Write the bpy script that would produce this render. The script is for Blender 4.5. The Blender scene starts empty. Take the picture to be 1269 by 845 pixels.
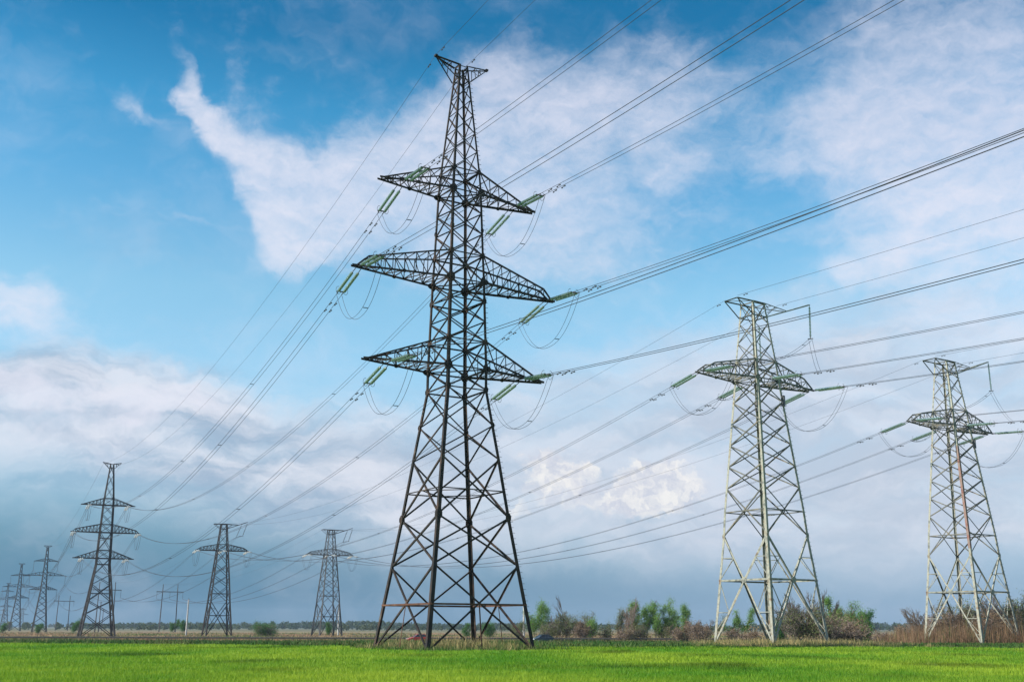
import bpy, math, random
import numpy as np
from mathutils import Vector, Matrix
D = bpy.data; scene = bpy.context.scene; COL = scene.collection
R = math.radians
random.seed(7); rng = np.random.default_rng(7)

# ------------------------------------------------------------------ camera
cd = D.cameras.new('camera'); cam = D.objects.new('camera', cd); COL.objects.link(cam)
cam.location = (0, 0, 1.6)
cam.rotation_mode = 'XYZ'
cam.rotation_euler = (R(90 + 14.64), 0, 0)
cam.rotation_euler = (Matrix.Rotation(R(90 + 14.64), 3, 'X') @ Matrix.Rotation(R(0.14), 3, 'Z')).to_euler()
cd.sensor_fit = 'HORIZONTAL'; cd.sensor_width = 36; cd.lens = 1360 / 1269 * 36
cd.clip_start = 0.2; cd.clip_end = 40000
scene.camera = cam

# ------------------------------------------------------------------ light, sky, exposure
SUN_AZ, SUN_EL = -112, 36            # clockwise from +Y
w = D.worlds.new('World'); scene.world = w; w.use_nodes = True
sd = D.lights.new('sun', 'SUN'); sd.energy = 4.8; sd.angle = R(0.53); sd.color = (1, .95, .86)
so = D.objects.new('sun', sd); COL.objects.link(so)
sv = Vector((math.sin(R(SUN_AZ)) * math.cos(R(SUN_EL)), math.cos(R(SUN_AZ)) * math.cos(R(SUN_EL)), math.sin(R(SUN_EL))))
so.rotation_euler = sv.to_track_quat('Z', 'Y').to_euler(); so.location = (-60, -20, 80)
scene.view_settings.view_transform = 'Standard'; scene.view_settings.look = 'None'
scene.view_settings.exposure = 0.60; scene.view_settings.gamma = 1
scene.view_settings.use_curve_mapping = False
scene.render.engine = 'CYCLES'

CLOUDS = [
 ('c', -17.8, 26.1, 0.59, 1.6, 22, 0.7), ('c', -18.6, 27.6, 0.51, 1.26, 14, 0.42), ('c', -17.2, 25.3, 0.72, 2.19, 28, 0.95), ('c', -15.3, 23.8, 0.93, 2.32, 42, 1),
 ('c', -13.1, 22.4, 1.6, 2.61, 50, 0.95), ('c', -10.7, 22.5, 2.95, 1.9, 0, 0.75), ('c', -12.8, 20.4, 1.35, 1.9, 25, 0.9), ('c', -10.8, 19.5, 2.53, 0.84, 10, 0.8),
 ('c', -8.3, 23.1, 3.79, 2.53, 12, 0.8), ('c', -4.8, 24.7, 4.63, 2.53, 20, 0.85), ('c', -0.7, 26.8, 4.63, 2.53, 15, 0.9), ('c', -9.5, 21.1, 3.37, 1.69, 0, 0.4),
 ('c', -15.8, 27.7, 0.51, 2.11, -8, 0.33), ('c', -15.0, 25.2, 1.1, 1.69, -10, 0.3), ('c', -13.2, 26.8, 0.67, 0.93, -30, 0.22), ('c', -21.4, 25.6, 0.59, 1.1, 60, 0.35),
 ('c', -20.1, 25.0, 1.43, 0.42, -12, 0.42), ('c', 3.9, 26.7, 5.06, 2.53, 10, 0.8), ('c', 7.2, 27.4, 3.37, 2.53, 0, 0.6), ('c', -3.3, 21.4, 5.48, 3.37, 0, 0.55),
 ('c', 2.1, 22.7, 4.63, 3.79, 0, 0.6), ('c', 9.3, 23.7, 2.53, 1.69, -10, 0.55), ('c', 3.0, 25.5, 2.53, 1.47, 20, 0.5), ('c', 16.8, 25.0, 4.0, 1.6, 15, 0.75),
 ('c', 20.0, 24.0, 3.79, 2.32, -20, 0.8), ('c', 23.1, 26.4, 5.06, 4.63, 0, 0.75), ('c', 25.9, 23.7, 4.63, 5.06, 0, 0.75), ('c', 22.1, 21.0, 5.06, 3.37, 0, 0.8),
 ('c', 25.5, 20.3, 3.79, 3.37, 0, 0.7), ('c', 6.5, 20.9, 4.63, 2.11, 0, 0.35), ('c', 9.8, 26.0, 4.63, 2.53, -10, 0.42), ('c', 13.5, 27.7, 4.63, 2.11, 0, 0.3),
 ('c', 0.2, 19.4, 5.06, 2.11, 0, 0.3), ('c', -6.0, 20.1, 3.79, 2.11, 0, 0.3), ('c', 20.8, 27.9, 2.53, 2.53, 0, 0.4), ('c', 19.0, 17.8, 3.16, 1.18, 15, 0.75),
 ('c', 22.1, 17.3, 3.79, 2.11, 0, 0.6), ('c', 24.1, 14.3, 4.21, 1.47, 0, 0.6), ('c', 11.7, 19.4, 9.27, 1.9, 8, 0.15), ('c', -24.8, 14.6, 2.53, 1.43, -10, 0.75),
 ('c', -25.9, 15.0, 1.69, 1.26, 0, 0.5), ('c', -20.8, 19.8, 2.11, 0.59, 0, 0.2), ('c', -17.1, 19.8, 1.69, 0.38, 5, 0.2), ('m', -23.3, 10.5, 8.0, 1.94, -3, 0.95),
 ('m', -17.6, 10.9, 6.32, 1.69, -10, 0.9), ('m', -27.3, 8.6, 6.32, 3.37, 0, 1), ('m', -20.8, 7.9, 9.69, 3.16, -5, 0.95), ('m', -12.7, 8.7, 8.43, 3.16, -5, 0.75),
 ('m', -6.5, 7.2, 9.27, 2.95, 0, 0.6), ('m', -3.1, 5.5, 12.64, 2.32, 0, 0.55), ('m', 2.8, 9.7, 12.64, 3.58, 5, 0.75), ('m', 13.2, 9.5, 13.48, 5.06, 8, 0.8),
 ('m', 22.1, 9.0, 10.95, 7.16, 0, 0.85), ('m', 11.4, 14.1, 8.43, 1.69, 10, 0.2), ('m', 8.9, 5.5, 10.53, 2.53, 0, 0.6), ('m', 18.7, 4.5, 9.27, 2.95, 0, 0.55),
 ('c', -18.7, 10.2, 1.69, 0.51, -3, 0.8), ('c', -24.8, 10.9, 2.53, 0.76, -5, 0.8), ('c', -21.9, 11.4, 5.48, 0.67, -3, 0.75), ('c', -16.5, 10.9, 3.79, 0.93, -6, 0.6),
 ('c', -23.2, 9.3, 5.06, 1.01, -4, 0.5), ('k', 2.3, 7.9, 1.1, 0.93, 0, 1), ('k', 1.4, 8.4, 0.76, 0.51, 0, 0.9), ('k', 3.6, 7.9, 0.84, 0.51, -10, 0.75),
 ('k', 2.8, 6.8, 1.85, 0.84, 0, 0.7), ('k', 7.9, 7.6, 1.26, 0.84, 10, 1), ('k', 6.9, 7.2, 1.43, 0.76, 0, 1), ('k', 8.8, 7.1, 1.1, 0.59, -10, 0.8),
 ('k', 5.7, 6.1, 1.69, 0.67, 0, 0.7), ('k', 7.5, 6.2, 2.53, 0.67, 0, 0.7), ('k', 0.2, 6.0, 0.76, 0.34, 0, 0.5),
]

def build_world():
    nt = w.node_tree; nt.nodes.clear()
    N = nt.nodes.new; K = nt.links.new
    def m(op, a, b=None, c=None, clamp=False):
        n = N('ShaderNodeMath'); n.operation = op; n.use_clamp = clamp
        for i, v in enumerate((a, b, c)):
            if v is None: continue
            if isinstance(v, (int, float)): n.inputs[i].default_value = v
            else: K(v, n.inputs[i])
        return n.outputs[0]
    def mix(f, a, b, mode='MIX'):
        n = N('ShaderNodeMix'); n.data_type = 'RGBA'; n.blend_type = mode
        if isinstance(f, (int, float)): n.inputs[0].default_value = f
        else: K(f, n.inputs[0])
        for i, v in ((6, a), (7, b)):
            if isinstance(v, tuple): n.inputs[i].default_value = (*v, 1)
            else: K(v, n.inputs[i])
        return n.outputs[2]
    tc = N('ShaderNodeTexCoord'); sep = N('ShaderNodeSeparateXYZ'); K(tc.outputs['Generated'], sep.inputs[0])
    x, y, z = sep.outputs
    az = m('MULTIPLY', m('ARCTAN2', x, y), 57.29578)
    el = m('MULTIPLY', m('ARCSINE', z), 57.29578)
    cmb = N('ShaderNodeCombineXYZ'); K(az, cmb.inputs[0]); K(el, cmb.inputs[1]); V = cmb.outputs[0]
    def noise(vec, scale, detail=6, rough=.55, dist=0, sx=1, sy=1, rot=0, off=0):
        mp = N('ShaderNodeMapping'); K(vec, mp.inputs[0]); mp.inputs['Scale'].default_value = (sx, sy, 1); mp.inputs['Rotation'].default_value = (0, 0, R(rot)); mp.inputs['Location'].default_value = (off, off * .7, off * 1.3)
        n = N('ShaderNodeTexNoise'); K(mp.outputs[0], n.inputs['Vector']); n.inputs['Scale'].default_value = scale
        n.inputs['Detail'].default_value = detail; n.inputs['Roughness'].default_value = rough; n.inputs['Distortion'].default_value = dist
        return n
    def warp(vec, scale, amt, detail=5, off=0):
        n = noise(vec, scale, detail, .6, off=off)
        s = N('ShaderNodeVectorMath'); s.operation = 'SUBTRACT'; K(n.outputs['Color'], s.inputs[0]); s.inputs[1].default_value = (.5, .5, .5)
        s2 = N('ShaderNodeVectorMath'); s2.operation = 'MULTIPLY'; K(s.outputs[0], s2.inputs[0]); s2.inputs[1].default_value = (amt, amt, 0)
        a = N('ShaderNodeVectorMath'); a.operation = 'ADD'; K(vec, a.inputs[0]); K(s2.outputs[0], a.inputs[1])
        return a.outputs[0]
    Vc = warp(warp(V, .16, 5, 3), .8, 1.5, 6, 3)
    Vm = warp(V, .22, 3.6, 6, 9)
    Vk = warp(warp(V, .9, 2.2, 8, 5), 3, .7, 6, 2)
    def ss(v, lo, hi):
        n = N('ShaderNodeMapRange'); n.interpolation_type = 'SMOOTHSTEP'; K(v, n.inputs[0]); n.inputs[1].default_value = lo; n.inputs[2].default_value = hi; return n.outputs[0]
    def blob(vec, a, e, rx, ry, rot, s, soft):
        mp = N('ShaderNodeMapping'); mp.vector_type = 'TEXTURE'; K(vec, mp.inputs[0])
        mp.inputs['Location'].default_value = (a, e, 0); mp.inputs['Rotation'].default_value = (0, 0, R(rot)); mp.inputs['Scale'].default_value = (rx * soft, ry * soft, 1)
        g = N('ShaderNodeTexGradient'); g.gradient_type = 'SPHERICAL'; K(mp.outputs[0], g.inputs[0])
        return m('MULTIPLY', ss(g.outputs['Fac'], 0, .9), s)
    def layer(tag, vec, soft):
        acc = None
        for (t, a, e, rx, ry, rot, s) in CLOUDS:
            if t != tag: continue
            b = blob(vec, a, e, rx, ry, rot, s, soft)
            acc = b if acc is None else m('SUBTRACT', m('ADD', acc, b), m('MULTIPLY', acc, b))
        return acc
    def modulate(mask, nz, amt, lo, hi):
        """noise eats into the edge of a mask and thins its inside"""
        return ss(m('ADD', mask, m('MULTIPLY', m('SUBTRACT', nz, .5), amt)), lo, hi)
    # other parts of the sky, outside the photographed sector: general broken cloud
    absaz = m('ABSOLUTE', az)
    outside = N('ShaderNodeMapRange'); K(absaz, outside.inputs[0]); outside.inputs[1].default_value = 30; outside.inputs[2].default_value = 50
    gen = N('ShaderNodeMapRange'); K(noise(tc.outputs['Generated'], 2.2, 6, .55, .4).outputs[0], gen.inputs[0]); gen.inputs[1].default_value = .45; gen.inputs[2].default_value = .7
    general = m('MULTIPLY', m('MULTIPLY', outside.outputs[0], gen.outputs[0]), .8)
    fib = noise(Vc, .42, 7, .55, .4, sx=1, sy=1.6, rot=30).outputs[0]
    fine = noise(warp(V, .5, 2, 4, 31), 1.1, 6, .6, .2, sx=.7, sy=1.3, rot=20, off=5).outputs[0]
    streak = noise(warp(V, .3, 3, 5, 41), .5, 7, .58, .3, sx=.55, sy=1.7, rot=38, off=2).outputs[0]
    big = noise(V, .10, 4, .5, .5, off=14).outputs[0]
    cir = m('MULTIPLY', layer('c', Vc, 1.75), .90)
    cirf = modulate(cir, m('MULTIPLY_ADD', fine, .45, m('MULTIPLY', streak, .55)), 1.25, .04, 1.34)
    cirf = m('MULTIPLY', cirf, .95)
    veil = m('MULTIPLY', ss(m('ADD', big, m('MULTIPLY', m('SUBTRACT', fib, .5), .5)), .46, .85), .20)
    mau = layer('m', Vm, 1.8)
    mn = noise(Vm, .25, 7, .58, .2, sx=.5, sy=1.6, off=4).outputs[0]
    mauf = m('MULTIPLY', modulate(m('MULTIPLY', mau, .85), mn, 1.0, .0, 1.0), .95)
    kn = noise(Vk, .75, 9, .6, .1, sy=1.25, off=8).outputs[0]
    kum = layer('k', Vk, 1.8)
    kumf = modulate(kum, kn, 1.0, .16, .78)
    ksh = ss(noise(Vk, 1.0, 7, .62, 0, sy=1.3, off=21).outputs[0], .36, .66)
    sky = N('ShaderNodeTexSky'); sky.sky_type = 'NISHITA'; sky.sun_disc = False
    sky.sun_elevation = R(SUN_EL); sky.sun_rotation = R(SUN_AZ % 360); sky.air_density = 1.0; sky.dust_density = .4; sky.ozone_density = 2.0
    SK = 0.084
    def rgb(c, k=1): return tuple(v / .10 * k for v in c)
    # colour grade of the clear sky with height
    tr = N('ShaderNodeValToRGB'); K(m('DIVIDE', el, 40), tr.inputs[0])
    T_ = [(0, (.8, 1, 1.2)), (.28, (1.35, 1.6, 1.5)), (.42, (1.3, 1.72, 1.55)), (.55, (.72, 1.5, 1.55)), (.65, (.37, 1.3, 1.44)), (.75, (.12, .88, 1.1)), (1, (.10, .8, 1.05))]
    while len(tr.color_ramp.elements) < len(T_): tr.color_ramp.elements.new(.5)
    for e, (p, c) in zip(tr.color_ramp.elements, T_): e.position = p; e.color = (c[0] / 2, c[1] / 2, c[2] / 2, 1)
    sc2 = N('ShaderNodeVectorMath'); sc2.operation = 'SCALE'; K(tr.outputs[0], sc2.inputs[0]); sc2.inputs['Scale'].default_value = 2
    graded = mix(1.0, sky.outputs[0], sc2.outputs[0], 'MULTIPLY')
    # distant rain haze: blue-grey air low over the plain, paler to the right
    lo = ss(el, 14, .5)
    side = ss(az, -22, 26)
    hz = mix(side, rgb((.042, .150, .258)), rgb((.20, .31, .44)))
    hz2 = mix(m('MULTIPLY', ss(m('ADD', el, m('MULTIPLY', side, 4)), 3.5, 12), .8), hz, rgb((.20, .385, .56)))
    base = mix(m('MULTIPLY', lo, .97), graded, hz2)
    cw = mix(ss(m('ADD', el, m('MULTIPLY', az, .15)), 22, 30), rgb((.66, .66, .745)), rgb((.57, .59, .70)))
    c0 = mix(veil, base, cw)
    mt = ss(noise(Vm, .34, 7, .6, .3, sx=.45, sy=1.5, off=17).outputs[0], .34, .66)
    mc = mix(m('MULTIPLY_ADD', mt, m('SUBTRACT', 1, m('MULTIPLY', ss(az, -14, 4), .55)), m('MULTIPLY', ss(az, -14, 4), .40)), rgb((.28, .37, .49)), rgb((.61, .63, .70)))
    lel = m('ADD', el, m('MULTIPLY', ss(az, -24, -4), 4.6))
    mlow = m('MULTIPLY', mauf, ss(lel, 4.2, 9.5))
    c1 = mix(mlow, c0, mc)
    c2 = mix(m('MAXIMUM', cirf, general), c1, cw)
    kc = mix(ksh, rgb((.50, .52, .60)), rgb((.80, .77, .73)))
    c3 = mix(m('MULTIPLY', kumf, .76), c2, kc)
    bg = N('ShaderNodeBackground'); K(c3, bg.inputs[0]); bg.inputs[1].default_value = SK
    out = N('ShaderNodeOutputWorld'); K(bg.outputs[0], out.inputs[0])
build_world()
w.cycles.sampling_method = 'MANUAL'; w.cycles.sample_map_resolution = 512

# ------------------------------------------------------------------ helpers
def tag(o, label=None, cat=None, group=None, kind=None):
    if label:
        o['label'] = label
        if len(label.split()) > 16: print('LONG', len(label.split()), label)
    if cat: o['category'] = cat
    if group: o['group'] = group
    if kind: o['kind'] = kind
    return o
def empty(name, loc=(0, 0, 0), rz=0, label=None, cat=None, group=None):
    o = D.objects.new(name, None); o.empty_display_size = .5; COL.objects.link(o)
    o.location = loc; o.rotation_euler = (0, 0, rz)
    return tag(o, label, cat, group)
def copy_tree(o, parent=None):
    c = o.copy(); COL.objects.link(c); c.parent = parent
    for ch in list(o.children): copy_tree(ch, c)
    return c
class MB:
    def __init__(s): s.v = []; s.f = []; s.n = 0
    def add(s, v, f):
        s.v.append(np.asarray(v, float)); s.f += [tuple(i + s.n for i in q) for q in f]; s.n += len(v)
    def prism(s, prof, p0, p1, u, v):
        """extrude a closed 2-D profile from p0 to p1, axes u, v"""
        p0 = np.asarray(p0, float); p1 = np.asarray(p1, float); k = len(prof)
        a = np.array([p0 + q[0] * u + q[1] * v for q in prof]); b = a + (p1 - p0)
        f = [(i, (i + 1) % k, k + (i + 1) % k, k + i) for i in range(k)] + [tuple(range(k))[::-1], tuple(range(k, 2 * k))]
        s.add(np.vstack([a, b]), f)
    def angle(s, p0, p1, wd, nrm=None, t=None, flip=False):
        """rolled steel angle; nrm = face normal the flat flange lies against"""
        p0 = np.asarray(p0, float); p1 = np.asarray(p1, float); d = p1 - p0; L = np.linalg.norm(d)
        if L < 1e-6: return
        d /= L
        n = np.array([0, 0, 1.]) if nrm is None else np.asarray(nrm, float)
        n = n - d * (n @ d)
        if np.linalg.norm(n) < 1e-3: n = np.cross(d, [1, .3, 0.])
        n /= np.linalg.norm(n); u = np.cross(n, d)
        if flip: u = -u
        t = t or max(.012, wd * .13); h = wd / 2
        s.prism([(-h, 0), (h, 0), (h, -t), (-h + t, -t), (-h + t, -wd * .8), (-h, -wd * .8)], p0, p1, u, n)
    def box(s, p0, p1, wd, hd=None, up=(0, 0, 1)):
        p0 = np.asarray(p0, float); p1 = np.asarray(p1, float); d = p1 - p0; L = np.linalg.norm(d)
        if L < 1e-6: return
        d /= L; hd = hd or wd
        n = np.asarray(up, float); n = n - d * (n @ d)
        if np.linalg.norm(n) < 1e-3: n = np.cross(d, [1, .3, 0.])
        n /= np.linalg.norm(n); u = np.cross(n, d)
        s.prism([(-wd / 2, -hd / 2), (wd / 2, -hd / 2), (wd / 2, hd / 2), (-wd / 2, hd / 2)], p0, p1, u, n)
    def leg(s, p0, p1, wd, sx, sy, t=None):
        """corner angle whose flanges run inwards along the two tower faces"""
        t = t or wd * .11
        u = np.array([-sx, 0, 0.]); v = np.array([0, -sy, 0.])
        pr = [(0, 0), (wd, 0), (wd, t), (t, t), (t, wd), (0, wd)]
        if sx * sy < 0: pr = pr[::-1]
        s.prism(pr, p0, p1, u, v)
    def plate(s, c, n, r, h, t=.03, k=8, up=(0, 0, 1)):
        c = np.asarray(c, float); n = np.asarray(n, float) / np.linalg.norm(n); up = np.asarray(up, float)
        v = up - n * (up @ n); v /= np.linalg.norm(v); u = np.cross(v, n)
        prof = [(r * math.cos(2 * math.pi * (i + .5) / k), h * math.sin(2 * math.pi * (i + .5) / k)) for i in range(k)]
        s.prism(prof, c - n * t / 2, c + n * t / 2, u, v)
    def tube(s, pts, r, k=5, cap=True):
        pts = np.asarray(pts, float); n = len(pts); r = np.broadcast_to(np.asarray(r, float), (n,))
        tg = np.gradient(pts, axis=0); tg /= np.linalg.norm(tg, axis=1)[:, None] + 1e-12
        ref = np.array([0, 0, 1.]) if abs(tg[0][2]) < .9 else np.array([1., 0, 0])
        u = np.cross(tg, ref); u /= np.linalg.norm(u, axis=1)[:, None] + 1e-12; v = np.cross(u, tg)
        an = np.arange(k) * 2 * math.pi / k
        V = (pts[:, None] + r[:, None, None] * (np.cos(an)[None, :, None] * u[:, None] + np.sin(an)[None, :, None] * v[:, None])).reshape(-1, 3)
        f = [(i * k + j, i * k + (j + 1) % k, (i + 1) * k + (j + 1) % k, (i + 1) * k + j) for i in range(n - 1) for j in range(k)]
        if cap: f += [tuple(range(k))[::-1], tuple(range((n - 1) * k, n * k))]
        s.add(V, f)
    def build(s, name, mat, parent=None, smooth=False):
        me = D.meshes.new(name)
        me.from_pydata(np.vstack(s.v).tolist() if s.v else [], [], s.f); me.materials.append(mat)
        if smooth: me.shade_smooth()
        o = D.objects.new(name, me); COL.objects.link(o)
        if parent: o.parent = parent
        return o
def big_mesh(name, V, F, mat, parent=None, col=None):
    """V (n,3), F (m,k) faces of one size, col (m,3) colour of each face"""
    V = np.asarray(V, np.float32); F = np.asarray(F, np.int32); k = F.shape[1]
    me = D.meshes.new(name); me.vertices.add(len(V)); me.vertices.foreach_set('co', V.ravel())
    me.loops.add(F.size); me.loops.foreach_set('vertex_index', F.ravel())
    me.polygons.add(len(F)); me.polygons.foreach_set('loop_start', np.arange(0, F.size, k, dtype=np.int32)); me.polygons.foreach_set('loop_total', np.full(len(F), k, np.int32))
    if col is not None:
        a = me.attributes.new('tone', 'FLOAT_COLOR', 'FACE')
        a.data.foreach_set('color', np.hstack([col, np.ones((len(col), 1))]).astype(np.float32).ravel())
    me.update(calc_edges=True); me.validate(); me.materials.append(mat)
    o = D.objects.new(name, me); COL.objects.link(o)
    if parent: o.parent = parent
    return o

# ------------------------------------------------------------------ materials
def nodes(name):
    m = D.materials.new(name); m.use_nodes = True; nt = m.node_tree
    return m, nt, nt.nodes['Principled BSDF'], nt.nodes.new, nt.links.new
def noisy(name, stops, scale=1.0, detail=6, rough=.7, metal=0, bump=0, coord='Object', stretch=(1, 1, 1), spec=.5, rnd=.62):
    m, nt, b, N, K = nodes(name)
    tc = N('ShaderNodeTexCoord'); mp = N('ShaderNodeMapping'); mp.inputs['Scale'].default_value = stretch
    K(tc.outputs[coord], mp.inputs[0])
    n = N('ShaderNodeTexNoise'); n.inputs['Scale'].default_value = scale; n.inputs['Detail'].default_value = detail; n.inputs['Roughness'].default_value = rnd; K(mp.outputs[0], n.inputs[0])
    r = N('ShaderNodeValToRGB'); K(n.outputs[0], r.inputs[0])
    while len(r.color_ramp.elements) < len(stops): r.color_ramp.elements.new(.5)
    for e, (p, c) in zip(r.color_ramp.elements, stops): e.position = p; e.color = (*c, 1)
    K(r.outputs[0], b.inputs['Base Color']); b.inputs['Roughness'].default_value = rough; b.inputs['Metallic'].default_value = metal
    b.inputs['Specular IOR Level'].default_value = spec
    if bump:
        bp = N('ShaderNodeBump'); bp.inputs['Strength'].default_value = bump; K(n.outputs[0], bp.inputs['Height']); K(bp.outputs[0], b.inputs['Normal'])
    return m
M = {}
M['dark_steel'] = noisy('weathered_dark_steel', [(.3, (.012, .011, .011)), (.5, (.024, .019, .017)), (.62, (.055, .032, .022)), (.72, (.12, .105, .085)), (.8, (.025, .02, .018))], .9, 7, .7, 0, spec=.25)
M['rusty_steel'] = noisy('rust_brown_steel', [(.3, (.04, .024, .018)), (.5, (.10, .048, .032)), (.7, (.16, .085, .055))], 1.4, 6, .85, 0, spec=.2)
M['galv'] = noisy('aged_galvanised_steel', [(.28, (.07, .075, .068)), (.4, (.17, .175, .15)), (.5, (.32, .32, .265)), (.6, (.25, .225, .165)), (.68, (.16, .09, .055)), (.76, (.27, .27, .22))], 1.6, 9, .65, .15, spec=.3)
M['galv_dark'] = noisy('dull_galvanised_steel', [(.3, (.05, .053, .052)), (.5, (.12, .122, .11)), (.62, (.20, .18, .13)), (.72, (.12, .065, .04))], 1.0, 7, .65, .1, spec=.3)
M['primer'] = noisy('red_primed_steel', [(.3, (.14, .06, .045)), (.45, (.22, .10, .075)), (.55, (.20, .17, .14)), (.62, (.20, .085, .06)), (.75, (.13, .05, .04))], 2.2, 6, .75, 0)
M['fitting'] = noisy('line_fitting_steel', [(.3, (.035, .035, .038)), (.7, (.10, .10, .10))], 8, 3, .5, .4)
M['wire'] = noisy('aluminium_strand', [(.3, (.022, .024, .03)), (.7, (.045, .048, .056))], 3, 3, .6, .3)
M['far_steel'] = noisy('distant_line_steel', [(.3, (.014, .014, .016)), (.6, (.028, .026, .025)), (.75, (.05, .042, .036))], .6, 6, .75, 0, spec=.25)
M['far_galv'] = noisy('grey_line_steel', [(.3, (.045, .046, .05)), (.6, (.085, .083, .08)), (.75, (.12, .10, .08))], .6, 6, .7, .1, spec=.25)
M['concrete'] = noisy('pole_concrete', [(.3, (.34, .33, .31)), (.7, (.52, .50, .47))], 1.5, 6, .85)
M['dark_wood'] = noisy('tarred_timber', [(.3, (.035, .032, .03)), (.7, (.085, .075, .07))], 1.5, 6, .85)
def glass_mat():
    m, nt, b, N, K = nodes('toughened_green_glass')
    b.inputs['Base Color'].default_value = (.30, .55, .40, 1); b.inputs['Roughness'].default_value = .18
    b.inputs['Transmission Weight'].default_value = .35; b.inputs['IOR'].default_value = 1.5
    n = N('ShaderNodeTexNoise'); n.inputs['Scale'].default_value = 9
    r = N('ShaderNodeValToRGB'); r.color_ramp.elements[0].color = (.16, .27, .215, 1); r.color_ramp.elements[1].color = (.42, .54, .46, 1); r.color_ramp.elements[0].position = .35; r.color_ramp.elements[1].position = .65
    K(n.outputs[0], r.inputs[0])
    # metal cap of every disc, spaced along the string (local x)
    tc = N('ShaderNodeTexCoord'); sp = N('ShaderNodeSeparateXYZ'); K(tc.outputs['Object'], sp.inputs[0])
    q = N('ShaderNodeMath'); q.operation = 'MULTIPLY_ADD'; K(sp.outputs[0], q.inputs[0]); q.inputs[1].default_value = 20 / 3.5; q.inputs[2].default_value = -.8 * 20 / 3.5
    fr = N('ShaderNodeMath'); fr.operation = 'FRACT'; K(q.outputs[0], fr.inputs[0])
    ls = N('ShaderNodeMath'); ls.operation = 'LESS_THAN'; K(fr.outputs[0], ls.inputs[0]); ls.inputs[1].default_value = .33
    mx = N('ShaderNodeMix'); mx.data_type = 'RGBA'; K(ls.outputs[0], mx.inputs[0]); K(r.outputs[0], mx.inputs[6]); mx.inputs[7].default_value = (.10, .11, .11, 1)
    K(mx.outputs[2], b.inputs['Base Color'])
    return m
M['glass'] = glass_mat()
M['pale_glass'] = noisy('pale_glazed_porcelain', [(.35, (.50, .52, .50)), (.7, (.75, .76, .74))], 6, 3, .25)
def foliage(name, trans=.45, rough=.6):
    m, nt, b, N, K = nodes(name)
    at = N('ShaderNodeAttribute'); at.attribute_name = 'tone'
    K(at.outputs['Color'], b.inputs['Base Color']); b.inputs['Roughness'].default_value = rough; b.inputs['Specular IOR Level'].default_value = .25
    t = N('ShaderNodeBsdfTranslucent'); K(at.outputs['Color'], t.inputs[0])
    mx = N('ShaderNodeMixShader'); mx.inputs[0].default_value = trans
    o = nt.nodes['Material Output']; K(b.outputs[0], mx.inputs[1]); K(t.outputs[0], mx.inputs[2]); K(mx.outputs[0], o.inputs[0])
    return m
M['leaf'] = foliage('leaf_blades'); M['dry'] = foliage('dry_stems', .2, .85)
M['bark'] = noisy('grey_brown_bark', [(.3, (.09, .07, .055)), (.7, (.19, .155, .125))], 4, 6, .9)
M['pale_bark'] = noisy('pinkish_bare_bark', [(.3, (.17, .12, .095)), (.7, (.32, .25, .21))], 4, 6, .9)

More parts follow.
